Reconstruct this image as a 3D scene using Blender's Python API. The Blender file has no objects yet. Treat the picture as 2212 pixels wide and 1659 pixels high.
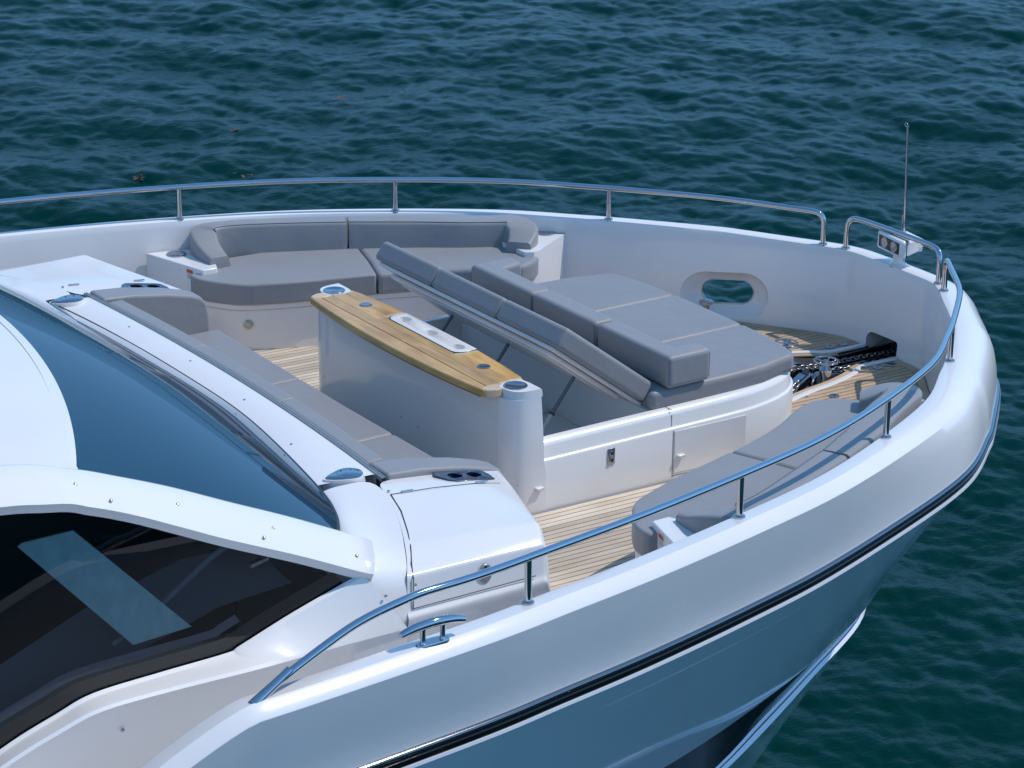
import bpy, bmesh, math, random
import numpy as np
from mathutils import Vector, Matrix
random.seed(7); rng = np.random.default_rng(11)
scn = bpy.context.scene
COL = scn.collection
R = math.radians

# ------------------------------------------------------------------ camera
cam_d = bpy.data.cameras.new('camera'); cam = bpy.data.objects.new('camera', cam_d); COL.objects.link(cam)
YAW, PIT, ROL = 0.974392515, 0.356733902, 0.00888913
f_ = Vector((math.cos(PIT)*math.cos(YAW), math.cos(PIT)*math.sin(YAW), -math.sin(PIT)))
r_ = Vector((math.sin(YAW), -math.cos(YAW), 0)); u_ = r_.cross(f_)
r2 = r_*math.cos(ROL) + u_*math.sin(ROL); u2 = -r_*math.sin(ROL) + u_*math.cos(ROL)
M = Matrix((r2, u2, -f_)).transposed().to_4x4(); M.translation = Vector((-8.98634509, -14.3966219, 6.85954353))
cam.matrix_world = M
cam_d.sensor_width = 36; cam_d.sensor_fit = 'HORIZONTAL'; cam_d.lens = 36*5504.894/2212
cam_d.clip_start = 0.1; cam_d.clip_end = 9000
scn.camera = cam

# ------------------------------------------------------------------ light
SUN = Vector((.60, -.29, 1.0)).normalized()
w = bpy.data.worlds.new('World'); scn.world = w; w.use_nodes = True
nt = w.node_tree; bg = nt.nodes['Background']; sky = nt.nodes.new('ShaderNodeTexSky')
sky.sky_type = 'NISHITA'; sky.sun_disc = False
sky.sun_elevation = math.asin(SUN.z); sky.sun_rotation = math.atan2(SUN.x, SUN.y)
sky.air_density = 1.25; sky.dust_density = 0.0; sky.ozone_density = 7.0; sky.altitude = 2000
hs = nt.nodes.new('ShaderNodeHueSaturation'); hs.inputs['Saturation'].default_value = 1.05; hs.inputs['Value'].default_value = 1.0; hs.inputs['Hue'].default_value = 0.490
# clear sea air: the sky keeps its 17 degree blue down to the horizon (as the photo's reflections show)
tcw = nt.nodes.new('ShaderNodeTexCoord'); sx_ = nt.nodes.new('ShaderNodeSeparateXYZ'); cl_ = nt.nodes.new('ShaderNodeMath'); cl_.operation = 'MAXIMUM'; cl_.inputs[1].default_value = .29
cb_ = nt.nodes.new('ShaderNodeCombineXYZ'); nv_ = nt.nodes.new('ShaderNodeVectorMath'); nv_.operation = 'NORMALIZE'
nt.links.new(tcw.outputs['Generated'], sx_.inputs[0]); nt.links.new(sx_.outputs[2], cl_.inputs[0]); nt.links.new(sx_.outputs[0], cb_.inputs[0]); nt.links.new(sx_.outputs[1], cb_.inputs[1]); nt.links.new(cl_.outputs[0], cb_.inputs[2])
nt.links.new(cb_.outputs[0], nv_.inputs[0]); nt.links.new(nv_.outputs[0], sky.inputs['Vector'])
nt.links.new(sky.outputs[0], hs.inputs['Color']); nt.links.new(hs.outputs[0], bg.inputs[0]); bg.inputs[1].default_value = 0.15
sl = bpy.data.lights.new('sun', 'SUN'); so = bpy.data.objects.new('sun', sl); COL.objects.link(so)
sl.energy = 2.0; sl.angle = R(0.5); sl.color = (1.0, 0.945, 0.875)
so.rotation_euler = SUN.to_track_quat('Z', 'Y').to_euler(); so.location = (20, -10, 30)
scn.view_settings.view_transform = 'Standard'; scn.view_settings.look = 'None'
scn.view_settings.exposure = 0.48; scn.view_settings.gamma = 1

# ------------------------------------------------------------------ materials
def mat(name, col, rough=.4, metal=0., spec=.5, coat=0., bump=None, var=None, sheen=0., aniso=None, coords='Object'):
    m = bpy.data.materials.new(name); m.use_nodes = True
    n = m.node_tree; p = n.nodes['Principled BSDF']
    p.inputs['Base Color'].default_value = (*col, 1); p.inputs['Roughness'].default_value = rough
    p.inputs['Metallic'].default_value = metal; p.inputs['Specular IOR Level'].default_value = spec
    p.inputs['Coat Weight'].default_value = coat; p.inputs['Coat Roughness'].default_value = .04
    p.inputs['Sheen Weight'].default_value = sheen; p.inputs['Sheen Roughness'].default_value = .4
    tc = n.nodes.new('ShaderNodeTexCoord')
    if var:                                     # (scale, amount, stretch)
        sc, am, st = var
        mp = n.nodes.new('ShaderNodeMapping'); mp.inputs['Scale'].default_value = st
        nz = n.nodes.new('ShaderNodeTexNoise'); nz.inputs['Scale'].default_value = sc; nz.inputs['Detail'].default_value = 6
        mx = n.nodes.new('ShaderNodeMix'); mx.data_type = 'RGBA'; mx.blend_type = 'MULTIPLY'; mx.inputs[0].default_value = 1
        cr = n.nodes.new('ShaderNodeMapRange'); cr.inputs['From Min'].default_value = .3; cr.inputs['From Max'].default_value = .7
        cr.inputs['To Min'].default_value = 1-am; cr.inputs['To Max'].default_value = 1+am*.4
        n.links.new(tc.outputs[coords], mp.inputs[0]); n.links.new(mp.outputs[0], nz.inputs['Vector'])
        n.links.new(nz.outputs['Fac'], cr.inputs['Value']); mx.inputs[6].default_value = (*col, 1)
        n.links.new(cr.outputs[0], mx.inputs[7]); n.links.new(mx.outputs[2], p.inputs['Base Color'])
    if bump:                                    # list of (scale, distance)
        last = None
        for sc, d in bump:
            nz = n.nodes.new('ShaderNodeTexNoise'); nz.inputs['Scale'].default_value = sc; nz.inputs['Detail'].default_value = 3
            n.links.new(tc.outputs[coords], nz.inputs['Vector'])
            b = n.nodes.new('ShaderNodeBump'); b.inputs['Strength'].default_value = 1; b.inputs['Distance'].default_value = d
            n.links.new(nz.outputs['Fac'], b.inputs['Height'])
            if last: n.links.new(last.outputs[0], b.inputs['Normal'])
            last = b
        n.links.new(last.outputs[0], p.inputs['Normal'])
    return m

M_GEL = mat('white_gelcoat', (.82, .775, .735), .16, coat=.35, var=(1.6, .035, (1, 1, 1)), bump=[(2.2, .0006)])
M_GELS = mat('side_gelcoat', (.83, .80, .77), .2, coat=.5, var=(1.3, .05, (1, 1, 2)), bump=[(1.8, .0012)])
M_GEL_IN = mat('inner_gelcoat', (.80, .74, .69), .3, var=(1.2, .05, (1, 1, 1)))
M_WELL = mat('well_gelcoat', (.88, .86, .83), .3)
M_SIDE = mat('side_satin', (.83, .80, .77), .38, var=(1.2, .05, (1, 1, 1)))
M_HULL = mat('hull_paint', (.84, .86, .88), .07, coat=.3, spec=.5, var=(.7, .05, (1, 1, 1)), bump=[(1.1, .0012)])
M_STRIPE = mat('stripe_white', (.72, .73, .75), .15, coat=.4)
M_RED = mat('stripe_maroon', (.09, .01, .03), .2)
M_BLACK = mat('black_gloss', (.006, .006, .007), .08, coat=.6)
M_DARKGL = mat('hull_window_glass', (.008, .012, .012), .12, spec=.2)
M_GASKET = mat('black_rubber', (.012, .012, .015), .35)
M_CHROME = mat('polished_steel', (.52, .52, .53), .05, metal=1., bump=[(30, .0002)])
M_STEEL = mat('dull_steel', (.55, .55, .56), .3, metal=1., var=(40, .25, (1, 1, 1)))
M_ROD = mat('dark_rod', (.16, .15, .14), .3, metal=.9)
M_RUB = mat('rub_steel', (.26, .25, .25), .12, metal=1.)
M_DISC = mat('speaker_steel', (.42, .43, .45), .09, metal=1., bump=[(14, .0006)])
M_GLASS = mat('windscreen_glass', (.0003, .030, .062), .02, spec=.25, coat=0., bump=[(.7, .0012)])
M_CARBON = mat('carbon_plate', (.015, .02, .045), .25, coat=.5)
M_TRACK = mat('aluminium_track', (.36, .40, .40), .35, metal=.3)
M_CAULK = mat('caulk', (.06, .020, .014), .7)
M_CAULKB = mat('black_caulk', (.015, .016, .016), .6)
M_GREYSEAM = mat('seam_grey', (.22, .20, .20), .6)
M_ORANGE = mat('orange_print', (.75, .16, .02), .5)
M_LABEL = mat('label_white', (.7, .7, .7), .5)
M_PRINT = mat('label_print', (.12, .12, .14), .6)
M_BRASS = mat('lamp_ring', (.62, .55, .36), .3, metal=.8, var=(60, .4, (1, 1, 1)))
M_LENS = mat('lamp_lens', (.45, .45, .46), .2)
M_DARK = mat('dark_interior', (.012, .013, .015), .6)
M_DASH = mat('dashboard_grey', (.34, .30, .33), .5)
M_TEAL = mat('pale_teal_glare', (.70, .88, .84), .5, var=(16, .14, (1, 1, .5)))
M_CHAIN = mat('galvanised_chain', (.42, .41, .40), .28, metal=1., var=(60, .5, (1, 1, 1)))
M_WEED = mat('brown_weed', (.15, .065, .03), .7)

def fabric(name, col, rough):
    m = mat(name, col, rough, spec=.35, sheen=.25, var=(2.2, .04, (1, 1, 1)), bump=[(700, .0005), (3.4, .010), (15, .0007)])
    return m
M_FAB = fabric('grey_upholstery', (.255, .247, .247), .42)
M_FABL = fabric('light_upholstery', (.275, .267, .266), .45)
M_FABD = fabric('slate_upholstery', (.150, .175, .215), .48)
M_PIPE = mat('piping', (.13, .14, .155), .6)

def wood(name, c1, c2, rough, coat, tint=.35, along=1, blot=.5):
    m = bpy.data.materials.new(name); m.use_nodes = True; n = m.node_tree; p = n.nodes['Principled BSDF']
    tc = n.nodes.new('ShaderNodeTexCoord'); mp = n.nodes.new('ShaderNodeMapping')
    s = [55, 55, 55]; s[along] = 3.0; mp.inputs['Scale'].default_value = s
    nz = n.nodes.new('ShaderNodeTexNoise'); nz.inputs['Scale'].default_value = 1.6; nz.inputs['Detail'].default_value = 8; nz.inputs['Roughness'].default_value = .65
    n.links.new(tc.outputs['Object'], mp.inputs[0]); n.links.new(mp.outputs[0], nz.inputs['Vector'])
    mp2 = n.nodes.new('ShaderNodeMapping'); s2 = [9, 9, 9]; s2[along] = 2.4; mp2.inputs['Scale'].default_value = s2
    n2 = n.nodes.new('ShaderNodeTexNoise'); n2.inputs['Scale'].default_value = 1; n2.inputs['Detail'].default_value = 4; n2.inputs['Distortion'].default_value = .6
    n.links.new(tc.outputs['Object'], mp2.inputs[0]); n.links.new(mp2.outputs[0], n2.inputs['Vector'])
    cr = n.nodes.new('ShaderNodeValToRGB'); cr.color_ramp.elements[0].position = .3; cr.color_ramp.elements[1].position = .7
    cr.color_ramp.elements[0].color = (*c1, 1); cr.color_ramp.elements[1].color = (*c2, 1)
    add = n.nodes.new('ShaderNodeMath'); add.operation = 'ADD'
    m1 = n.nodes.new('ShaderNodeMath'); m1.operation = 'MULTIPLY'; m1.inputs[1].default_value = 1-blot
    m2 = n.nodes.new('ShaderNodeMath'); m2.operation = 'MULTIPLY'; m2.inputs[1].default_value = blot
    n.links.new(nz.outputs['Fac'], m1.inputs[0]); n.links.new(n2.outputs['Fac'], m2.inputs[0])
    n.links.new(m1.outputs[0], add.inputs[0]); n.links.new(m2.outputs[0], add.inputs[1]); n.links.new(add.outputs[0], cr.inputs[0])
    oi = n.nodes.new('ShaderNodeObjectInfo'); mr = n.nodes.new('ShaderNodeMapRange')
    mr.inputs['To Min'].default_value = 1-tint; mr.inputs['To Max'].default_value = 1.12
    n.links.new(oi.outputs['Random'], mr.inputs['Value'])
    mx = n.nodes.new('ShaderNodeMix'); mx.data_type = 'RGBA'; mx.blend_type = 'MULTIPLY'; mx.inputs[0].default_value = 1
    n.links.new(cr.outputs[0], mx.inputs[6]); n.links.new(mr.outputs[0], mx.inputs[7]); n.links.new(mx.outputs[2], p.inputs['Base Color'])
    p.inputs['Roughness'].default_value = rough; p.inputs['Coat Weight'].default_value = coat; p.inputs['Coat Roughness'].default_value = .12
    b = n.nodes.new('ShaderNodeBump'); b.inputs['Strength'].default_value = .5; b.inputs['Distance'].default_value = .0015
    n.links.new(nz.outputs['Fac'], b.inputs['Height']); n.links.new(b.outputs[0], p.inputs['Normal'])
    return m
M_TEAK = wood('bleached_teak', (.56, .44, .315), (.78, .66, .52), .65, 0, tint=.28, along=0, blot=.7)
M_TEAKF = wood('weathered_teak', (.42, .275, .16), (.60, .44, .29), .65, 0, tint=.2, along=0, blot=.5)
M_TABLE = wood('oiled_teak', (.36, .17, .032), (.80, .50, .17), .33, .25, tint=.16, along=1, blot=.6)
M_TABLEL = wood('pale_teak', (.55, .38, .22), (.68, .50, .32), .35, .25, tint=.05, along=1)

# ------------------------------------------------------------------ mesh helpers
def link(name, verts, faces, m, parent=None, smooth=35, bevel=0, seg=3, mats=None, fmat=None, loc=None):
    me = bpy.data.meshes.new(name); me.from_pydata([tuple(v) for v in verts], [], faces); me.update()
    if mats:
        for x in mats: me.materials.append(x)
        for i, p in enumerate(me.polygons): p.material_index = fmat[i]
    else: me.materials.append(m)
    bm = bmesh.new(); bm.from_mesh(me); bmesh.ops.recalc_face_normals(bm, faces=bm.faces); bm.to_mesh(me); bm.free()
    return fin(name, me, parent, smooth, bevel, seg)
def fin(name, me, parent=None, smooth=35, bevel=0, seg=3):
    o = bpy.data.objects.new(name, me); COL.objects.link(o)
    if parent: o.parent = parent
    if smooth:
        me.polygons.foreach_set('use_smooth', [True]*len(me.polygons)); me.set_sharp_from_angle(angle=R(smooth))
    if bevel:
        b = o.modifiers.new('bevel', 'BEVEL'); b.width = bevel; b.segments = seg; b.limit_method = 'ANGLE'; b.angle_limit = R(35)
        b.harden_normals = False
        me.polygons.foreach_set('use_smooth', [True]*len(me.polygons))
    return o
def tag(o, label, cat, group=None, kind=None):
    if label: o['label'] = label
    if cat: o['category'] = cat
    if group: o['group'] = group
    if kind: o['kind'] = kind
    return o
def thing(name, label, cat, loc=(0, 0, 0), group=None):
    o = bpy.data.objects.new(name, None); o.empty_display_size = .2; COL.objects.link(o); return tag(o, label, cat, group)
def prism(name, poly, z0, z1, m, parent=None, bevel=.01, seg=3, smooth=35):
    n = len(poly); fz0 = z0 if callable(z0) else (lambda x, y: z0); fz1 = z1 if callable(z1) else (lambda x, y: z1)
    v = [(x, y, fz0(x, y)) for x, y in poly] + [(x, y, fz1(x, y)) for x, y in poly]
    f = [list(range(n))[::-1], list(range(n, 2*n))] + [[i, (i+1) % n, n+(i+1) % n, n+i] for i in range(n)]
    return link(name, v, f, m, parent, smooth, bevel, seg)
def box(name, x0, x1, y0, y1, z0, z1, m, parent=None, bevel=.003, seg=2):
    return prism(name, [(x0, y0), (x1, y0), (x1, y1), (x0, y1)], z0, z1, m, parent, bevel, seg)
def obox(name, c, ax, ay, az, hx, hy, hz, m, parent=None, bevel=.003, seg=2):
    c = Vector(c); ax, ay, az = Vector(ax).normalized(), Vector(ay).normalized(), Vector(az).normalized()
    v = [c+ax*sx*hx+ay*sy*hy+az*sz*hz for sx in (-1, 1) for sy in (-1, 1) for sz in (-1, 1)]
    f = [[0, 1, 3, 2], [4, 6, 7, 5], [0, 4, 5, 1], [2, 3, 7, 6], [0, 2, 6, 4], [1, 5, 7, 3]]
    return link(name, v, f, m, parent, 35, bevel, seg)
def grid(rows, closed_u=False, closed_v=False):
    nr, nc = len(rows), len(rows[0]); v = [p for r in rows for p in r]; f = []
    for i in range(nr if closed_u else nr-1):
        for j in range(nc if closed_v else nc-1):
            a = i*nc+j; b = i*nc+(j+1) % nc; c = ((i+1) % nr)*nc+(j+1) % nc; d = ((i+1) % nr)*nc+j
            f.append([a, b, c, d])
    return v, f
def cat(P, n=8, closed=False):                # Catmull-Rom through points
    P = [Vector(p) for p in P]; out = []; N = len(P)
    for i in range(N if closed else N-1):
        if closed: a, b, c, d = P[i-1], P[i], P[(i+1) % N], P[(i+2) % N]
        else: a, b, c, d = P[max(i-1, 0)], P[i], P[i+1], P[min(i+2, N-1)]
        for k in range(n):
            t = k/n; out.append(.5*((2*b)+(c-a)*t+(2*a-5*b+4*c-d)*t*t+(3*b-a-3*c+d)*t**3))
    if not closed: out.append(P[-1])
    return out
def tube(path, r, n=14, caps=True):
    P = [Vector(p) for p in path]; rows = []; T = []
    for i in range(len(P)):
        t = (P[min(i+1, len(P)-1)]-P[max(i-1, 0)]).normalized(); T.append(t)
    up = Vector((0, 0, 1)) if abs(T[0].z) < .9 else Vector((1, 0, 0))
    nrm = (up-T[0]*up.dot(T[0])).normalized()
    for i, p in enumerate(P):
        nrm = (nrm-T[i]*nrm.dot(T[i])).normalized(); bn = T[i].cross(nrm); rr = r[i] if isinstance(r, (list, tuple)) else r
        rows.append([p+(nrm*math.cos(a)+bn*math.sin(a))*rr for a in [2*math.pi*k/n for k in range(n)]])
    v, f = grid(rows, closed_v=True)
    if caps: f.append(list(range(n))[::-1]); f.append([len(v)-n+k for k in range(n)])
    return v, f
def mtube(name, path, r, m, parent=None, n=14): v, f = tube(path, r, n); return link(name, v, f, m, parent, 50)
def lathe(name, prof, c, m, parent=None, n=28, ax=(0, 0, 1), smooth=40):
    ax = Vector(ax).normalized(); c = Vector(c); s = Vector((1, 0, 0)) if abs(ax.x) < .8 else Vector((0, 1, 0)); s = (s-ax*s.dot(ax)).normalized(); t = ax.cross(s)
    rows = [[c+ax*z+(s*math.cos(2*math.pi*k/n)+t*math.sin(2*math.pi*k/n))*r for k in range(n)] for r, z in prof]
    v, f = grid(rows, closed_v=True); f.append(list(range(n))[::-1]); f.append([len(v)-n+k for k in range(n)])
    return link(name, v, f, m, parent, smooth)
def join(parts):                              # parts: list of (verts, faces)
    V, F = [], []
    for v, f in parts:
        o = len(V); V += [tuple(p) for p in v]; F += [[i+o for i in q] for q in f]
    return V, F
def torus(c, Rr, r, ax=(0, 0, 1), n=36, m=10, sx=1, sy=1, s=None):
    ax = Vector(ax).normalized(); s = Vector(s) if s else (Vector((1, 0, 0)) if abs(ax.x) < .8 else Vector((0, 1, 0))); s = (s-ax*s.dot(ax)).normalized(); t = ax.cross(s); rows = []
    for i in range(n):
        a = 2*math.pi*i/n; d = s*math.cos(a)*sx+t*math.sin(a)*sy; dn = d.normalized()
        rows.append([Vector(c)+d*Rr+(dn*math.cos(b)+ax*math.sin(b))*r for b in [2*math.pi*k/m for k in range(m)]])
    return grid(rows, True, True)
def offset(path, closed=False):               # left-hand unit normals in plan
    out = []; n = len(path)
    for i in range(n):
        a = path[i-1] if (i or closed) else path[i]; b = path[(i+1) % n] if (i < n-1 or closed) else path[i]
        dx, dy = b[0]-a[0], b[1]-a[1]; L = math.hypot(dx, dy) or 1; out.append((-dy/L, dx/L))
    return out

def text(name, body, c, right, up, size, m, parent=None, ext=.0003):
    cu = bpy.data.curves.new(name, 'FONT'); cu.body = body; cu.size = size; cu.extrude = ext
    t = bpy.data.objects.new(name, cu); me = bpy.data.meshes.new_from_object(t); bpy.data.objects.remove(t)
    right, up = Vector(right).normalized(), Vector(up).normalized(); n = right.cross(up); Mx = Matrix((right, up, n)).transposed().to_4x4(); Mx.translation = Vector(c)
    me.transform(Mx); me.materials.clear(); me.materials.append(m); return fin(name, me, parent, 0)

# ------------------------------------------------------------------ hull shape
def zcap(x):
    z = .834-.0244*x-.004*x*x
    if x < -3.65: z -= .42*(-3.65-x)**1.25 if x > -4.4 else .42*.75**1.25+.45*(-4.4-x)
    return z
def deckz(x): return -.016*x
HALF = [(4.45, 0), (4.447, .25), (4.43, .47), (4.345, .65), (4.155, .91), (3.90, 1.26), (3.72, 1.475), (3.13, 2.02), (2.92, 2.195), (2.41, 2.60), (1.62, 3.015), (.8, 3.36), (-.06, 3.60), (-.90, 3.79), (-1.60, 3.91), (-2.19, 4.0), (-3.17, 4.085), (-3.9, 4.12), (-5.0, 4.14), (-7.5, 4.14)]
half = [(p.x, p.y) for p in cat([(x, y, 0) for x, y in HALF], 9)]
INNER = [(x, -y) for x, y in half[::-1]] + [(x, y) for x, y in half[1:]]      # starboard aft, round the bow, port aft
NRM = [(-a, -b) for a, b in offset(INNER)]                                    # outward
NRM[len(half)-1] = (1, 0)
def flare(x): return float(np.interp(x, [.8, 1.7, 2.3, 2.8, 3.2], [1, 1.38, 1.45, 1.9, 2.26]))
def blend(x):
    t = min(1, max(0, (x-.7)/2.4)); return t*t*(3-2*t)
def out_pt(i, o, zr):
    t = blend(INNER[i][0]); off = o-.121+.256*t; return (INNER[i][0]+NRM[i][0]*off, INNER[i][1]+NRM[i][1]*off, zcap(INNER[i][0])+zr-.115*(1-t))
def inner_pt(i, off, z):
    return (INNER[i][0]+NRM[i][0]*off, INNER[i][1]+NRM[i][1]*off, z)
def inner_y(x):
    for (a, b) in zip(half[:-1], half[1:]):
        if b[0] <= x <= a[0]: return a[1]+(b[1]-a[1])*(x-a[0])/((b[0]-a[0]) or 1)
    return 4.1

yacht = thing('motor_yacht', 'white motor yacht with broad rounded bow and blue grey hull below a black rub band', 'yacht')

PROF_OUT = [(0, -.014), (.004, -.004), (.012, 0), (.098, 0), (.104, .002), (.112, -.003), (.180, -.050), (.187, -.062), (.174, -.15), (.152, -.28), (.126, -.42), (.105, -.560)]
PROF_BOW = [(0, -.014), (.004, -.004), (.012, 0), (.098, 0), (.13, -.003), (.165, -.012), (.205, -.030), (.245, -.060), (.285, -.110), (.318, -.19), (.343, -.30), (.361, -.445)]
rows = []
for i in range(len(INNER)):
    zc = zcap(INNER[i][0]); dz = deckz(INNER[i][0]); row = []
    k = min(1, max(0, (-3.6-INNER[i][0])/1.2))
    row += [inner_pt(i, -.062, dz-.06), inner_pt(i, -.062, dz-.01), inner_pt(i, -.035, (dz+zc)/2), inner_pt(i, -.008, zc-.06)]
    t = min(1, max(0, (INNER[i][0]-.7)/2.4)); t = t*t*(3-2*t)
    for (o, z), (o2, z2) in zip(PROF_OUT, PROF_BOW):
        oo, zz = o*(1-t)+o2*t, z*(1-t)+z2*t; row.append((INNER[i][0]+NRM[i][0]*oo, INNER[i][1]+NRM[i][1]*oo, zc+zz))
    row += [out_pt(i, .226, -.58), out_pt(i, .17, -.61), inner_pt(i, .0, dz-.04)]
    rows.append(row)
v, f = grid(rows, closed_v=True); f.append(list(range(len(rows[0])))); f.append([len(v)-len(rows[0])+k for k in range(len(rows[0]))][::-1])
bulwark = link('bulwark', v, f, M_GEL, yacht, 30)
# oval fairlead opening through the port bulwark and the anchor opening in the stem
def cutter(rowsets):
    v, f = grid(rowsets, closed_v=True); n = len(rowsets[0]); f.append(list(range(n))); f.append([len(v)-n+k for k in range(n)])
    me = bpy.data.meshes.new('cut'); me.from_pydata([tuple(p) for p in v], [], f)
    bm = bmesh.new(); bm.from_mesh(me); bmesh.ops.recalc_face_normals(bm, faces=bm.faces); bm.to_mesh(me); bm.free(); return me
def stadium(c, s, t, L, H, n=12):
    out = []
    for k in range(2*n):
        a = -math.pi/2+math.pi*(k % n)/(n-1) if k < n else math.pi/2+math.pi*(k % n)/(n-1)
        cx = (L-H) if k < n else -(L-H)
        out.append(Vector(c)+s*(cx+math.cos(a)*H)+t*(math.sin(a)*H))
    return out
WC = Vector((3.828, 1.315, .152)); WS = Vector((.63, -.775, .06)).normalized(); WN = Vector((.775, .63, -.02)).normalized(); WT = WN.cross(WS); WT = WT if WT.z > 0 else -WT
c1 = cutter([stadium(WC+WN*d, WS, WT, L, H) for d, L, H in ((-.15, .44, .25), (-.03, .365, .20), (.02, .325, .175), (.075, .225, .108), (.095, .219, .102), (.13, .42, .26), (.9, .75, .5))])
hz = []
for x in (4.2, 4.9):
    hz.append([Vector((x, y, z)) for y, z in ((-.185, -.22), (.185, -.22), (.185, .0), (.172, .03), (.14, .055), (.1, .06), (-.15, .062), (-.175, .055), (-.185, .035))])
c2 = cutter(hz)
def cut(o, me):
    t = bpy.data.objects.new('t', me); COL.objects.link(t)
    b = o.modifiers.new('b', 'BOOLEAN'); b.operation = 'DIFFERENCE'; b.object = t; b.solver = 'EXACT'
    bpy.context.view_layer.update(); dg = bpy.context.evaluated_depsgraph_get()
    nm = bpy.data.meshes.new_from_object(o.evaluated_get(dg)); o.modifiers.remove(b); old = o.data; o.data = nm
    bpy.data.objects.remove(t); nm.name = o.name
for c in (c1, c2): cut(bulwark, c)
bulwark.data.polygons.foreach_set('use_smooth', [True]*len(bulwark.data.polygons)); bulwark.data.set_sharp_from_angle(angle=R(30))
ring = stadium(WC+WN*.078, WS, WT, .222, .104); ring.append(ring[0])
mtube('window_trim', ring, .007, M_CHROME, yacht, 8)

def strip(name, prof, m, i0=0, i1=None, skip=None, smooth=30):
    rows = []; i1 = i1 or len(INNER); P = []
    segs = [[]]
    for i in range(i0, i1):
        if skip and skip(INNER[i]): 
            if segs[-1]: segs.append([])
            continue
        segs[-1].append([out_pt(i, o, z) for o, z in prof])
    for s in segs:
        if len(s) > 1:
            v, f = grid(s, closed_v=True); n = len(prof); f.append(list(range(n))); f.append([len(v)-n+k for k in range(n)][::-1]); P.append((v, f))
    v, f = join(P); return link(name, v, f, m, yacht, smooth)
inwin = lambda p: p[1] > .6 and 3.1 < p[0] < 4.38
strip('rub_rail', [(.218, -.450), (.238, -.452), (.247, -.459), (.250, -.468), (.247, -.478), (.240, -.486), (.218, -.498)], M_RUB, skip=inwin, smooth=60)
strip('black_rub_band', [(.213, -.489), (.246, -.491), (.256, -.497), (.256, -.506), (.246, -.513), (.246, -.536), (.213, -.536)], M_BLACK, skip=inwin, smooth=50)
strip('white_hull_line', [(.213, -.538), (.254, -.538), (.257, -.556), (.213, -.556)], M_STRIPE, skip=inwin)

# hull sides lofted through level curves
def level(P, z, n=70):
    q = cat([(x, y, 0) for x, y in P], 10); L = [0]
    for a, b in zip(q[:-1], q[1:]): L.append(L[-1]+(b-a).length)
    out = []
    for i in range(n):
        t = (i/(n-1))**1.25*L[-1]; j = max(k for k in range(len(L)) if L[k] <= t+1e-9); j = min(j, len(q)-2)
        u = (t-L[j])/((L[j+1]-L[j]) or 1); p = q[j].lerp(q[j+1], u); out.append((p.x, p.y))
    return out
N0 = len(half)
top = [out_pt(N0-1+k, .250, 0)[:2] for k in range(0, N0, 6)]+[(-7.5, 4.27)]
LV_R = level(top, 0)
LV_K = level([(4.25, 0), (4.03, .43), (3.62, .99), (3.083, 1.515), (2.30, 1.96), (1.40, 2.352), (.22, 2.75), (-1.5, 3.15), (-4, 3.55), (-7.5, 3.7)], 0)
LV_T = level([(4.12, 0), (3.88, .42), (3.46, .98), (2.95, 1.455), (2.1, 1.925), (1.30, 2.345), (.55, 2.735), (-.3, 3.02), (-2, 3.40), (-4, 3.65), (-7.5, 3.8)], 0)
LV_B = level([(4.10, 0), (3.87, .42), (3.47, .99), (2.98, 1.475), (2.1, 1.965), (1.30, 2.40), (.55, 2.765), (-.3, 3.05), (-2, 3.45), (-4, 3.70), (-7.5, 3.85)], 0)
LV_W = level([(3.0, 0), (2.8, .20), (2.3, .5), (1.5, .90), (.3, 1.45), (-1.5, 2.1), (-4, 2.7), (-7.5, 3.1)], 0)
def hull_band(name, A, B, za, zb, m, bulge=0., nz=8, window=False):
    for_parts = []
    for sgn in (-1, 1):
        rows = []
        for i in range(len(A)):
            r = []
            for k in range(nz+1):
                t = k/nz; x = A[i][0]*(1-t)+B[i][0]*t; y = A[i][1]*(1-t)+B[i][1]*t
                z = (za(A[i][0]) if callable(za) else za)*(1-t)+(zb(B[i][0]) if callable(zb) else zb)*t
                s = bulge*math.sin(math.pi*t); r.append((x-s*.6, sgn*max(0, y-s*.8 if y > 1e-4 else 0), z))
            rows.append(r)
        v, f = grid(rows)
        if window and sgn > 0: f = [q for q in f if not any((Vector(v[j])-WC).cross(WN).length < .75 for j in q)]
        for_parts.append((v, f))
    v, f = join(for_parts); return link(name, v, f, m, yacht, 40)
hull_band('hull', LV_R, LV_K, lambda x: zcap(x)-.548-.115*(1-blend(x)), -1.3, M_HULL, bulge=.015, nz=14, window=True)
hull_band('hull_window_band', LV_K, LV_T, -1.3, -1.48, M_DARKGL, nz=3)
L1 = [(a[0]*.68+b[0]*.32, a[1]*.68+b[1]*.32) for a, b in zip(LV_T, LV_B)]; L2 = [(a[0]*.50+b[0]*.50, a[1]*.50+b[1]*.50) for a, b in zip(LV_T, LV_B)]
push = lambda L, d: [(x+d*.3, y+d if y > 0 else 0) for x, y in L]
hull_band('upper_hull_stripe', push(LV_T, .004), push(L1, .004), -1.478, -1.494, M_STRIPE, nz=1)
hull_band('maroon_pinstripe', push(L1, .004), push(L2, .004), -1.494, -1.503, M_RED, nz=1)
hull_band('lower_hull_stripe', push(L2, .004), push(LV_B, .004), -1.503, -1.530, M_STRIPE, nz=1)
hull_band('lower_hull', push(LV_B, .003), LV_W, -1.531, -3.9, M_HULL, bulge=.04, nz=10)

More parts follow.
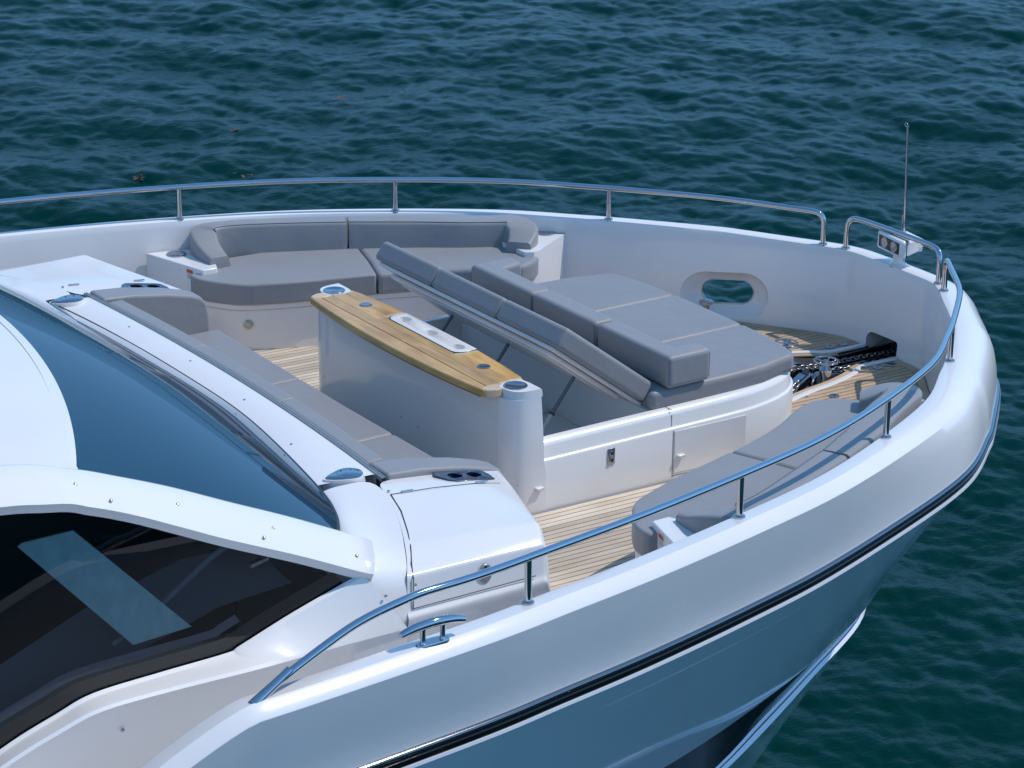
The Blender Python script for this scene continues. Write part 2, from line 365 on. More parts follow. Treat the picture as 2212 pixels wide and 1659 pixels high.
# ------------------------------------------------------------------ teak decks
deck = thing('teak_deck', None, None); deck['kind'] = 'structure'; deck['label'] = 'teak planked foredeck around the seats and bow'
del deck['label']
def flat(name, poly, z, m, parent, t=.02):
    return prism(name, poly, lambda x, y: z+deckz(x)-t, lambda x, y: z+deckz(x), m, parent, 0, smooth=0)
base = [(x-.02, y) for x, y in INNER if x < 2.45 and y < 0 and x > -6.9] + [(x-.02, y) for x, y in INNER if x < 2.45 and y > 0 and x > -6.9]
flat('deck_base', [p for p in base if p[0] > -1.3], -.012, M_CAULK, deck); flat('side_deck', [p for p in base if p[0] < -1.25], -.010, M_GELS, deck)
PT = .0570
def plank(poly, m=M_TEAK, z=0.0, name='plank'):
    n = len(poly); v = [(x, y, z+deckz(x)-.010) for x, y in poly]+[(x, y, z+deckz(x)) for x, y in poly]
    f = [list(range(n, 2*n))]+[[i, (i+1) % n, n+(i+1) % n, n+i] for i in range(n)]
    return link(name, v, f, m, deck, 0)
y = -1.345
def run(y0, y1, x0, x1):
    g = .0088; ym = max(abs(y0), abs(y1))
    while inner_y(x1)-.07 < ym: x1 -= .02
    cuts = [x0, x1]
    for a, b in zip(cuts[:-1], cuts[1:]): plank([(a+.001, y0+g/2), (b-.001, y0+g/2), (b-.001, y1-g/2), (a+.001, y1-g/2)])
k = 0; yy = -1.350
while yy > -3.66:
    run(yy-PT, yy, -1.25, min(1.95, 2.2)); yy -= PT
yy = -1.350
while yy < 1.30: run(yy, yy+PT, -.72, -.10); yy += PT
while yy < 2.62: run(yy, yy+PT, -.75, 1.5); yy += PT
# side deck aft of the locker, hidden strip of plain gelcoat
# foredeck
fb = [(x-.03, y) for x, y in INNER if x > 2.35]
flat('foredeck_base', [p for p in fb if p[1] < -.17]+[(4.41, -.17), (4.0, -.17), (3.9, -.2), (3.69, -.33), (3.24, -.44), (2.6, -.6)], -.010, M_CAULKB, deck)
flat('foredeck_base', ([p for p in fb if p[1] > .17][::-1]+[(4.41, .17), (4.0, .17), (3.9, .2), (3.69, .33), (3.24, .44), (2.6, .6)])[::-1], -.010, M_CAULKB, deck)
RIM = [(.175, 4.38), (.178, 4.06), (.205, 3.955), (.27, 3.85), (.335, 3.68), (.385, 3.49), (.435, 3.24), (.60, 2.66), (.9, 2.6), (1.3, 2.45)]
def rim_x(ay):
    for (a, b) in zip(RIM[:-1], RIM[1:]):
        if a[0] <= ay <= b[0]: return a[1]+(b[1]-a[1])*(ay-a[0])/(b[0]-a[0])
    return 4.38 if ay < .175 else 2.4
def bow_x(ay, inset):
    q = [(INNER[N0-1+k][0]-NRM[N0-1+k][0]*(.062+inset), INNER[N0-1+k][1]-NRM[N0-1+k][1]*(.062+inset)) for k in range(N0)]
    for a, b in zip(q[:-1], q[1:]):
        if a[1] <= ay <= b[1]: return a[0]+(b[0]-a[0])*(ay-a[1])/((b[1]-a[1]) or 1)
    return 2.4
for sgn in (-1, 1):
    ya = .178
    while ya < 2.3:
        g = .009; a0, a1 = ya+g/2, ya+PT-g/2
        xs0, xs1 = rim_x(a0)+.062, rim_x(a1)+.062; xe0, xe1 = bow_x(a0, .075), bow_x(a1, .075)
        if ya > .42: xs0 = xs1 = max(2.52, rim_x(a0)+.062)
        cuts = [(xs0, xs1)]; 
        if min(xe0, xe1)-max(xs0, xs1) > .9: c = max(xs0, xs1)+random.uniform(.3, .6); cuts.append((c, c))
        cuts.append((xe0, xe1))
        for (p0, p1), (q0, q1) in zip(cuts[:-1], cuts[1:]):
            if min(q0-p0, q1-p1) > .02: plank([(p0+.002, sgn*a0), (q0-.002, sgn*a0), (q1-.002, sgn*a1), (p1+.002, sgn*a1)][::sgn], M_TEAKF)
        ya += PT
    # curved margin planks along bulwark and rim
    q = [k for k in range(N0) if INNER[N0-1+k][0] > 2.5 and INNER[N0-1+k][1] > .19]
    for s in range(0, len(q)-1, 6):
        ks = q[s:s+7]
        o1 = [(INNER[N0-1+k][0]-NRM[N0-1+k][0]*.068, sgn*(INNER[N0-1+k][1]-NRM[N0-1+k][1]*.068)) for k in ks]
        o2 = [(INNER[N0-1+k][0]-NRM[N0-1+k][0]*.134, sgn*(INNER[N0-1+k][1]-NRM[N0-1+k][1]*.134)) for k in ks]
        if len(ks) > 1: plank(o1+o2[::-1], M_TEAKF)
    rm = [(x, a) for a, x in RIM[1:-2]]
    rc = [(p.x, p.y) for p in cat([(x, a, 0) for x, a in rm], 4)]; nn = offset(rc)
    for s in range(0, len(rc)-1, 8):
        ks = range(s, min(s+9, len(rc)))
        o1 = [(rc[k][0]-nn[k][0]*.006, sgn*(rc[k][1]-nn[k][1]*.006)) for k in ks]; o2 = [(rc[k][0]-nn[k][0]*.058, sgn*(rc[k][1]-nn[k][1]*.058)) for k in ks]
        o1 = [(rc[k][0]+nn[k][0]*-.006*-1, sgn*(rc[k][1]+nn[k][1]*.006)) for k in ks]; o2 = [(rc[k][0]+nn[k][0]*.056, sgn*(rc[k][1]+nn[k][1]*.056)) for k in ks]
        plank(o1+o2[::-1], M_TEAKF)

# anchor well with white rim and dark chain channel
rimc = [(p.x, p.y) for p in cat([(x, a, 0) for a, x in RIM[:-2]], 5)]
for sgn in (-1, 1):
    nn = offset(rimc); rows = []
    for (x, y), (a, b) in zip(rimc, nn):
        z = deckz(x); pr = [(.004, z-.02), (.004, z+.006), (-.002, z+.012), (-.034, z+.012), (-.043, z+.004), (-.048, z-.42)]
        rows.append([(x+a*o, sgn*(y+b*o), zz) for o, zz in pr])
    v, f = grid(rows); link('anchor_well_rim', v, f, M_GEL, yacht, 35)
box('anchor_well_floor', 2.6, 3.92, -.6, .6, -.46, -.40, M_GEL_IN, yacht, 0)
box('chain_channel', 3.6, 4.9, -.13, .13, -.30, -.20, M_BLACK, yacht, 0)
for s in (-1, 1): box('channel_cheek', 3.93, 4.85, s*.145-.012, s*.145+.012, -.30, -.085, M_BLACK, yacht, .004)
box('channel_divider', 3.85, 4.85, -.012, .012, -.25, -.115, M_BLACK, yacht, .004)
box('hawse_back', 4.82, 4.86, -.3, .3, -.4, .2, M_BLACK, yacht, 0)

# ------------------------------------------------------------------ console below the sun pad
cons = thing('sunpad_console', 'white moulded console under the grey sun pad, with a locker door in its side', 'console')
side = [(.13, -1.33), (1.0, -1.33), (1.7, -1.33), (2.05, -1.305), (2.36, -1.215), (2.56, -1.06), (2.66, -.86), (2.70, -.5), (2.715, 0)]
sp = [(p.x, p.y) for p in cat([(x, y, 0) for x, y in side], 6)]; sp = sp+[(x, -y) for x, y in sp[::-1][1:]]
nn = [(-a, -b) for a, b in offset(sp)]; nn[len(sp)//2] = (1, 0); rows = []
for (x, y), (a, b) in zip(sp, nn):
    pr = [(0, -.03), (0, .350), (-.004, .360), (-.020, .368), (-.024, .376), (-.026, .455), (-.032, .470), (-.058, .492), (-.066, .495), (-.105, .495), (-.112, .488), (-.118, .06)]
    rows.append([(x+a*o, y+b*o, z) for o, z in pr])
v, f = grid(rows); link('console_wall', v, f, M_GELS, cons, 40)
box('well_floor', .1, 2.5, -1.25, 1.25, .06, .09, M_WELL, cons, 0)
box('well_bulkhead', 1.14, 1.17, -1.22, 1.22, .09, .47, M_WELL, cons, .004)
ins = [(x+a*-.1, y+b*-.1) for (x, y), (a, b) in zip(sp, nn) if x > 1.1]
prism('pad_base', [(1.15, ins[0][1])]+ins[1:-1]+[(1.15, -ins[0][1])], .42, .478, M_GEL_IN, cons, .004)
box('step_ledge', .5, 1.14, -1.21, -1.0, .09, .19, M_WELL, cons, .02)
box('floor_rib', .25, 1.1, -.02, .02, .09, .14, M_GEL_IN, cons, .01)
def seam(a, b, yo=-1.3315, t=.0028): obox('panel_seam', [(p+q)/2 for p, q in zip(a, b)], Vector(b)-Vector(a), (0, 1, 0), (Vector(b)-Vector(a)).cross(Vector((0, 1, 0))), (Vector(b)-Vector(a)).length/2, .0012, t, M_GREYSEAM, cons, 0)
door = prism('locker_door', [(1.262, .030), (1.775, .004), (1.775, .045), (1.90, .035), (1.90, .335), (1.262, .345)], -.0, .005, M_GELS, cons, .0035)
me = door.data
for vv in me.vertices: x, y, z = vv.co; vv.co = (x, -1.330-z, y)
bm = bmesh.new(); bm.from_mesh(me); bmesh.ops.recalc_face_normals(bm, faces=bm.faces); bm.to_mesh(me); bm.free(); me.update()
seam((1.25, -1.3315, 0), (1.25, -1.3315, .35)); seam((1.25, -1.306, .375), (1.25, -1.306, .46)); 
obox('panel_seam', (1.25, -1.27, .4965), (0, 1, 0), (1, 0, 0), (0, 0, 1), .038, .003, .0012, M_GREYSEAM, cons, 0)
seam((1.25, -1.3315, .012), (1.775, -1.3315, -.012)); 
for x, z in ((.104, .177), (1.31, .153)):
    lt = obox('door_latch', (x, -1.345, z), (1, 0, -.02), (0, 1, 0), (0, 0, 1), .032, .015, .011, M_GEL, cons, .006)
    for d in (-.022, .022): lathe('screw', [(.004, 0), (.004, .002)], (x+d, -1.3605, z), M_STEEL, lt, 10, (0, -1, 0))
pl = obox('switch_plate', (.713, -1.333, .276), (1, 0, 0), (0, 1, 0), (0, 0, 1), .031, .003, .060, M_DISC, cons, .004)
for z in (.302, .25):
    lathe('switch_button', [(.019, 0), (.019, .006), (.015, .008), (.014, .004)], (.713, -1.336, z), M_CHROME, pl, 24, (0, -1, 0))
    lathe('switch_face', [(.014, 0), (.014, .006)], (.713, -1.3365, z), M_CARBON, pl, 20, (0, -1, 0))
for dx in (-.024, .024):
    for dz in (-.052, .052): lathe('screw', [(.004, 0), (.004, .002)], (.713+dx, -1.336, .276+dz), M_STEEL, pl, 8, (0, -1, 0))

# bar block carrying the table
bar = thing('bar_table', 'bar table with varnished teak top and white cup tray on a white plinth', 'table')
ap = [(.13, -1.19), (-.126, -1.19), (-.126, 1.19), (.13, 1.19)]
prism('plinth', [(x, y) for x, y in ap], -.03, .84, M_GELS, bar, 0, 3)
for s in (-1, 1):
    pts = [(-.1255, 1.10), (-.1255, 1.18), (-.121, 1.225), (-.108, 1.262), (-.085, 1.292), (-.05, 1.315), (.0, 1.329), (.06, 1.334), (.12, 1.335)]
    q = pts+[(.12, 1.2), (.105, 1.09), (-.0, 1.095)]
    rows = []
    for z, k, e in ((-.02, 1, .050), (.30, 1, .044), (.36, 1, .030), (.50, 1, .024), (.838, 1, .000), (.8385, .80, .010), (.888, .78, .004), (.896, .77, -.004)):
        rows.append([((x+(e if x > .1 else 0)-.0)*1, s*y, z) for x, y in [(a if a > .1 else a*k, b) for a, b in q]])
    v, f = grid(rows, closed_v=True); n = len(q); f.append(list(range(n))); f.append([len(v)-n+i for i in range(n)])
    link('end_post', v, f, M_GELS, bar, 30, .006, 2)
    d = lathe('speaker_disc', [(.083, 0), (.083, .004), (.080, .007), (.058, .0075), (.054, .0055), (.0, .0055)], (0, s*1.2, .896), M_DISC, bar, 40)
    for k in range(8): lathe('screw', [(.004, 0), (.004, .0015)], (math.cos(k*.785+.3)*.069, s*1.2+math.sin(k*.785+.3)*.069, .9035), M_CHROME, d, 8)
XA = lambda y: -.300+.075*(abs(y)/1.2)**2.2
def edge_f(y): return .178-.062*(abs(y)/1.15)**2.5
def tplank(name, xa, xb, y0, y1, m, z1=.899, z0=.845, bev=.0015, n=22):
    ys = [y0+(y1-y0)*k/n for k in range(n+1)]
    fa = xa if callable(xa) else (lambda y: xa); fb = xb if callable(xb) else (lambda y: xb)
    return prism(name, [(fa(y), y) for y in ys]+[(fb(y), y) for y in ys[::-1]], z0, z1, m, bar, bev, 2)
g = .0016
tplank('plank', XA, -.166, -1.165, 1.165, M_TABLE, bev=.010)
tplank('plank', -.166+g, -.074, -1.10, 1.10, M_TABLE)
tplank('plank', -.074+g, .0, -.47, .47, M_TABLE)
for s in (-1, 1):
    a, b = sorted((s*.472, s*1.09)); tplank('plank', -.074+g, .034, a, b, M_TABLE); tplank('plank', .034+g, edge_f, a, b, M_TABLE)
    # pale shaped end boards hugging the posts and the tray
    e = [(-.223, 1.12), (-.166, 1.10), (-.07, 1.10), (-.075, 1.13), (-.098, 1.165), (-.108, 1.2), (-.155, 1.20), (-.215, 1.172)]
    prism('end_board', [(x, s*y) for x, y in e], .843, .9005, M_TABLEL, bar, .006, 3)
    e = [(-.068, 1.092), (.112, 1.092), (.114, 1.118), (.03, 1.10), (-.04, 1.112), (-.07, 1.132)]
    prism('end_board', [(x, s*y) for x, y in e], .845, .9003, M_TABLEL, bar, .002, 2)
    e = [(.004, .452), (.05, .470), (.165, .472), (.163, .505), (.06, .503), (-.03, .48)]
    prism('end_board', [(x, s*y) for x, y in e], .845, .9005, M_TABLEL, bar, .001, 2)
    dd = lathe('cup_lid', [(.046, 0), (.046, .004), (.041, .007), (.03, .0062), (.0, .0062)], (.022, s*.782, .8995), M_DISC, bar, 32)
prism('top_core', [(XA(y)+.02, y) for y in np.linspace(-1.1, 1.1, 15)]+[(.1, 1.08), (.1, -1.08)], .832, .846, M_CAULK, bar, 0)
tr = [(.004, -.40), (.004, .40), (.018, .435), (.05, .462), (.10, .468), (.176, .462), (.180, -.462), (.10, -.468), (.05, -.462), (.018, -.435)]
tray = prism('cup_tray', tr, .82, .9035, M_GEL, bar, .003, 2)
for yc in (.352, -.002, -.355):
    cm = cutter([[Vector((.092+math.cos(a)*.043*k, yc+math.sin(a)*.055*k, z)) for a in [2*math.pi*i/28 for i in range(28)]] for z, k in ((.93, 1.05), (.9, 1.0), (.85, .86))])
    cut(tray, cm)
mtube('tray_gasket', [(x-.001, y*1.002, .8995) for x, y in tr+tr[:1]], .0035, M_GASKET, bar, 6)
tray.data.polygons.foreach_set('use_smooth', [True]*len(tray.data.polygons)); tray.data.set_sharp_from_angle(angle=R(30))
for y, z in ((1.168, .254), (.06, .29), (-.167, .288)): lathe('screw', [(.008, 0), (.008, .002), (.003, .003)], (-.1265, y, z), M_STEEL, bar, 10, (-1, 0, 0))

# ------------------------------------------------------------------ cushions on the console
def cushion(name, poly, z0, z1, m, parent, r=.035, pipe=False):
    return prism(name, poly, z0, z1, m, parent, r, 5)
pad_front = [(2.415, 1.19), (2.47, 1.14), (2.545, .9), (2.585, .5), (2.60, 0)]
XF = lambda y: 2.605-.095*(abs(y)/1.15)**3.2
pads = []
labs = {1: 'port sun pad cushion, farthest from camera beside the grey port sofa end', 0: 'middle sun pad cushion between two fold seams', -1: 'starboard sun pad cushion with thick curved front edge, nearest camera'}
for s, (a, b) in {1: (.4215, 1.235), 0: (-.4195, .4205), -1: (-1.235, -.4205)}.items():
    a, b = (a-.007, b) if s > 0 else (a, b+.007) if s < 0 else (a, b)
    ys = [a+(b-a)*k/10 for k in range(11)]
    if s == 0: pf = [(XF(y), y) for y in ys]
    else:
        pf = [(XF(y)-max(0, abs(y)-1.10)*.6, y) for y in ys]
    XA2 = 1.12
    side_in = lambda x: -1.245 if x < 1.9 else -1.245+(x-1.9)**2*.35
    poly = [(XA2, a)]+([(1.9, a), (2.15, -1.222), (2.38, -1.16)] if s < 0 else [])+[p for p in pf if not (s < 0 and p[1] < -1.16) and not (s > 0 and p[1] > 1.16)]+([(2.38, 1.16), (2.15, 1.222), (1.9, b)] if s > 0 else [])+[(XA2, b)]
    o = prism('sun_pad_cushion', poly, .480, .628, M_FAB, None, .045, 6); tag(o, 'grey '+labs[s], 'cushion', 'sun pad cushions')
    ln = [(p[0]+.004, p[1], .500) for p in poly[1:-1]]
def bolster(label, ya, yb, wing=0):
    x0, x1 = 1.245, 1.43; t = .165
    if wing < 0: P = [(x0, yb), (x0, ya), (x1+.19, ya), (x1+.19, ya+t), (x1, ya+t+.02), (x1, yb)]
    elif wing > 0: P = [(x0, yb), (x0, ya), (x1, ya), (x1, yb-t-.02), (x1+.19, yb-t), (x1+.19, yb)]
    else: P = [(x0, ya), (x1, ya), (x1, yb), (x0, yb)]
    o = prism('bolster_cushion', P, .632, .872, M_FABL, None, .036, 5)
    for (px, py) in [p for p in P if abs(p[0]-x0) < .01 or p[0] > x1+.1]:
        sx1, sy1 = (1 if px < 1.35 else -1), (1 if py == min(ya, yb) else -1)
        mtube('corner_seam', [(px+.0095*sx1, py+.0095*sy1, .66), (px+.0095*sx1, py+.0095*sy1, .845)], .0022, M_PIPE, o, 6)
    return tag(o, label, 'bolster', 'back bolsters across the sun pad')
bolster('L shaped grey bolster nearest camera, at the starboard end of the sun pad', -1.262, -.40, -1)
bolster('straight grey bolster in the middle of the sun pad, between the two L shaped ones', -.375, .425)
bolster('L shaped grey bolster at the port end of the sun pad, beside the port sofa', .432, 1.262, 1)

# ------------------------------------------------------------------ raised lid
lid = thing('locker_lid', 'raised storage lid with grey cushions, propped on gas struts above the open locker', 'lid')
LA = Vector((.432, 0, 1.222)); LD = Vector((.742, 0, -.548)).normalized(); LN = Vector((LD.z*-1, 0, LD.x)); LN = Vector((.548, 0, .742)).normalized()
def lidp(u, y, w): return LA+LD*u+LN*w+Vector((0, y, 0))
def lid_block(name, poly, w0, w1, m, bevel, seg=4, parent=lid):
    n = len(poly); v = [lidp(u, y, w0) for u, y in poly]+[lidp(u, y, w1) for u, y in poly]
    f = [list(range(n))[::-1], list(range(n, 2*n))]+[[i, (i+1) % n, n+(i+1) % n, n+i] for i in range(n)]
    return link(name, v, f, m, parent, 35, bevel, seg)
LL = .93
for a, b in ((.425, 1.20), (-.417, .417), (-1.19, -.425)):
    P = [(0, a), (0, b), (LL, b), (LL, a)]
    lid_block('lid_cushion', P, -.155, .0, M_FABD if False else M_FAB, .03, 5)
lid_block('lid_board', [(.03, -1.13), (.03, 1.14), (LL-.02, 1.14), (LL+.04, -1.13)], -.185, -.157, M_GEL_IN, .008)
lid_block('lid_moulding', [(.10, -1.03), (.10, 1.04), (.86, 1.04), (.86, -1.03)], -.225, -.187, M_GEL_IN, .03)
for yc in (0,): lid_block('lid_moulding', [(.17, -.93), (.17, .94), (.78, .94), (.78, -.93)], -.236, -.222, M_GEL_IN, .012)
for yc in (-.87, -.05, .70):
    t = Vector((.735, yc, .735)); b = Vector((.28, yc, .16)) ; d = (b-t)
    st = mtube('strut_rod', [t, t+d*.48], .013, M_ROD, lid, 12)
    mtube('strut_cylinder', [t+d*.44, b], .021, M_TRACK, lid, 14); mtube('strut_collar', [t+d*.435, t+d*.455], .023, M_GASKET, lid, 14)
    obox('strut_bracket', t+LN*.012, LD, (0, 1, 0), LN, .028, .014, .018, M_STEEL, lid, .003)

# ------------------------------------------------------------------ side sofas
def side_sofa(sgn, label):
    T = thing('side_sofa', label, 'sofa', group='curved side sofas along the bulwarks')
    S = lambda P: [(x, sgn*y) for x, y in P]
    def sc(P, n=5): return [(p.x, p.y) for p in cat([(x, y, 0) for x, y in P], n)]
    front_a = [(-.262, 3.04), (-.262, 2.96), (-.235, 2.86), (-.10, 2.66), (.0, 2.575), (.12, 2.52), (.43, 2.41), (.75, 2.325), (1.0, 2.255)]
    back_a = [(1.02, 2.30), (1.13, 2.60), (1.25, 2.98), (.6, 3.25), (.0, 3.30), (-.1, 3.12)]
    prism('seat_cushion', S(sc(front_a, 3)+back_a), .385, .562, M_FABL, T, .042, 5)
    front_b = [(1.012, 2.245), (1.3, 2.155), (1.6, 2.03), (1.85, 1.89), (2.0, 1.825), (2.12, 1.815), (2.26, 1.87), (2.37, 1.96), (2.41, 2.08), (2.36, 2.2)]
    back_b = [(2.40, 2.36), (2.1, 2.60), (1.7, 2.78), (1.262, 2.975), (1.143, 2.60), (1.033, 2.30)]
    prism('seat_cushion', S(sc(front_b, 3)+back_b), .385, .562, M_FABL, T, .042, 5)
    # moulded base
    fb = sc([(-.235, 3.6), (-.235, 2.98), (-.19, 2.84), (-.07, 2.67), (.04, 2.60), (.14, 2.555), (.43, 2.455), (1.0, 2.30), (1.6, 2.075), (1.95, 1.90), (2.1, 1.87), (2.25, 1.92), (2.34, 2.02), (2.36, 2.3), (2.36, 2.5)], 4)
    bk = [(x, y-.05) for x, y in half if -.235 < x < 2.36][::1]
    prism('base', S(fb+bk), -.04, .335, M_GEL_IN, T, .012, 2)
    fb2 = [(x, y) for x, y in fb]; 
    nn = offset(fb2); prism('base_lip', S([(x-a*.012, y-b*.012) for (x, y), (a, b) in zip(fb2, nn)]+bk), .338, .384, M_GEL_IN, T, .008, 2)
    # backrest swept along the bulwark with returned ends
    path = [(.02, 3.06, .655, .085), (.02, 3.17, .685, .095), (.03, 3.32, .745, .105), (.10, 3.46, .79, .11), (.30, 3.45, .80, .10), (.7, 3.28, .797, .09), (1.19, 3.07, .785, .10)]
    path2 = [(1.215, 3.06, .785, .10), (1.7, 2.81, .775, .115), (2.02, 2.61, .77, .12), (2.26, 2.48, .765, .12), (2.40, 2.39, .765, .13), (2.395, 2.23, .73, .13), (2.27, 2.10, .655, .10)]
    for pi, pth in enumerate((path, path2)):
        q = cat([(x, y, z) for x, y, z, w in pth], 7); ws = cat([(w, 0, 0) for x, y, z, w in pth], 7)
        nn = offset([(p.x, p.y) for p in q]); rows = []
        for p, (a, b), wv in zip(q, nn, ws):
            w = wv.x; z0, z1 = .45, p.z; r = .030; lean = .035 if pi < 2 else 0
            sec = [(-w-lean, z0)]+[(-w-lean*(1-t), z0+(z1-z0)*t) for t in (.3, .6)]+[(-w+r*(1-math.cos(u)), z1-r+r*math.sin(u)) for u in (0, .5, 1.05, 1.57)]+[(w-r*(1-math.sin(u)), z1-r+r*math.cos(u)) for u in (0, .5, 1.05, 1.57)]+[(w, z0)]
            rows.append([(p.x-a*o*-1, sgn*(p.y-b*o*-1), z) for o, z in sec])
        v, f = grid(rows, closed_v=True); n = len(rows[0]); f.append(list(range(n))); f.append([len(v)-n+i for i in range(n)])
        br = link('backrest', v, f, M_FABL, T, 0, .02, 4)
        kk = 5 if True else 0
        rr_ = rows[int(len(rows)*.42):] if pi == 0 else rows[:int(len(rows)*.66)]
        mtube('piping', [Vector(r[kk])+Vector((0, 0, .002)) for r in rr_], .0035, M_PIPE, br, 6)
    # end boxes
    P = [(-.18, 2.97), (-.05, 2.97), (.0, 3.1), (.0, 3.53)]+[(x, y-.045) for x, y in half if -.36 < x < 0]+[(-.36, 3.625)]
    prism('end_box', S(P), -.03, .603, M_GELS, T, .02, 3)
    P = ([(2.255, 1.985), (2.32, 1.955), (2.37, 1.965), (2.84, 2.245)] if sgn > 0 else [(2.255, 2.16), (2.32, 2.13), (2.37, 2.13), (2.70, 2.30)])+[(x, y-.03) for x, y in half if 2.2 < x < (2.84 if sgn > 0 else 2.70)]
    prism('end_box', S(P), -.03, .602, M_GEL, T, .014, 3)
    for (cx, cy) in ((-.165, 3.46), (2.705, 2.345)):
        if sgn < 0 and cx > 1: cx, cy = 2.56, 2.40
        d = lathe('speaker_disc', [(.080, 0), (.080, .004), (.077, .0065), (.0, .0065)], (cx, sgn*cy, .607), M_DISC, T, 36)
        for k in range(6): lathe('screw', [(.004, 0), (.004, .0015)], (cx+math.cos(k*1.047)*.069, sgn*cy+math.sin(k*1.047)*.069, .6136), M_STEEL, d, 8)
    # base fittings
    nx, ny = -.30, -.95
    for (cx, cy) in ((-.012, 2.60), (1.33, 2.19)):
        nrm = Vector((-.45, -.89, 0)) if cx < 1 else Vector((-.36, -.93, 0)); nrm.y *= sgn
        j = lathe('courtesy_light', [(.038, 0), (.036, .006), (.026, .008), (.024, .004)], (cx+.03, sgn*(cy+.0), .215), M_BRASS, T, 28, nrm)
        lathe('lens', [(.024, 0), (.024, .006)], (cx+.03, sgn*cy, .215), M_LENS, j, 24, nrm)
    # warning label on the aft end box
    p0 = Vector((-.18, sgn*2.97, 0)); p1 = Vector((-.36, sgn*3.625, 0)); dd = (p1-p0).normalized(); n = Vector((dd.y, -dd.x, 0)); n = -n if n.x > 0 else n
    c = p0+dd*.155+n*.0015+Vector((0, 0, .535)); up = Vector((0, 0, 1))
    L = obox('warning_label', c, dd, n, up, .036, .0006, .043, M_LABEL, T, 0)
    obox('orange_header', c+n*.0008+up*.027, dd, n, up, .035, .0005, .015, M_ORANGE, L, 0)
    rt = up.cross(n) if True else dd
    text('lettering', 'WARNING', c+n*.0018+up*.021-rt*.016, rt, up, .013, M_PRINT, L)
    lathe('warning_triangle', [(.009, 0), (.009, .0004)], c+n*.0016+up*.027-rt*.025, M_PRINT, L, 3, n)
    for k in range(5): obox('print_line', c+n*.0008+up*(.004-k*.009)-rt*(.0 if k < 4 else .01), rt, n, up, .029 if k < 4 else .018, .0004, .0012, M_PRINT, L, 0)
    return T
ps = side_sofa(1, 'curved grey sofa along the far port bulwark, seen over the teak table')
ss = side_sofa(-1, 'curved grey sofa along the near starboard bulwark, behind the shiny rail')

# ------------------------------------------------------------------ forward facing bench and coaming
sup = thing('deckhouse', 'white deckhouse with dark curved windscreen and tinted side window at the left of the photo', 'deckhouse')
XT = lambda y: -1.498-.021*y*y                      # track line at the top of the bench back
GP = [(-2.35, -2.9, 1.02), (-2.17, -2.56, .965), (-2.02, -2.12, .925), (-1.855, -1.28, .903), (-1.777, -.646, .90), (-1.762, .0, .90), (-1.781, .9, .90), (-1.851, 1.81, .90), (-1.985, 2.60, .90), (-2.12, 2.9, .91)]
GC = cat(GP, 8)
def g_at(y):
    for a, b in zip(GC[:-1], GC[1:]):
        if a.y <= y <= b.y: return a.lerp(b, (y-a.y)/((b.y-a.y) or 1))
    return GC[0] if y < 0 else GC[-1]
# lip between windscreen and bench
rows = []
for k in range(61):
    y = -2.02+4.04*k/60; G = g_at(y); t = XT(y)
    rows.append([(G.x-.03, y, G.z-.10), (G.x-.02, y, G.z-.012), (G.x+.02, y, G.z-.004), ((G.x+t)/2, y, .905), (t-.03, y, .902), (t-.002, y, .896), (t+.002, y, .86), (t+.002, y, .3)])
v, f = grid(rows); link('windscreen_lip', v, f, M_GEL, sup, 40)
rows = []
for k in range(81):
    y = -2.115+4.23*k/80; t = XT(y); rows.append([(t+o, y, .9+z) for o, z in ((-.006, -.02), (-.006, .006), (.0, .010), (.004, .004), (.010, .004), (.014, .010), (.022, .008), (.024, -.02))])
v, f = grid(rows); link('track_rail', v, f, M_TRACK, sup, 30)
for x, y in ((-1.648, 1.253), (-1.609, .388), (-1.655, -.471), (-1.782, -1.323), (-1.93, -2.0)): lathe('snap_button', [(.009, 0), (.009, .004), (.004, .006)], (x, y, .903), M_STEEL, sup, 10)

bench = thing('forward_bench', 'long grey bench across the deck in front of the windscreen, upholstered arms at both ends', 'bench')
XB = lambda y: XT(y)+.026
def bench_piece(name, y0, y1, fa, fb, z0, z1, m, r=.03, n=12):
    ys = [y0+(y1-y0)*k/n for k in range(n+1)]
    return prism(name, [(fa(y), y) for y in ys]+[(fb(y), y) for y in ys[::-1]], z0, z1, m, bench, r, 4)
for a, b in ((-1.84, -.62), (-.612, .62), (.628, 1.84)):
    bench_piece('backrest', a, b, XB, lambda y: XB(y)+.125, .42, .905, M_FABL, .018)
for a, b in ((-1.93, -.64), (-.63, .64), (.65, 1.93)):
    bench_piece('seat_cushion', a, b, lambda y: XB(y)+.10, lambda y: -.612+.02*abs(y)/2, .36, .50, M_FABL, .03)
for s in (-1, 1):
    # arm: slopes down forward, rounded front
    prof = [(XT(2.0)+.024, .925), (-1.3, .905), (-1.0, .850), (-.81, .800), (-.725, .767), (-.675, .71), (-.655, .60), (-.655, .36), (XT(2.0)+.024, .36)]
    v = [(x, s*(1.87+.07*min(1, max(0, (x+1.45)/.8))), z) for x, z in prof]+[(x, s*2.112, z) for x, z in prof]; n = len(prof)
    f = [list(range(n)), list(range(n, 2*n))[::-1]]+[[i, (i+1) % n, n+(i+1) % n, n+i] for i in range(n)]
    link('arm_cushion', v, f, M_FABL, bench, 35, .026, 5)
bench_piece('base', -2.08, 2.08, lambda y: XT(y)+.01, lambda y: -.70, -.02, .355, M_GEL_IN, .01)

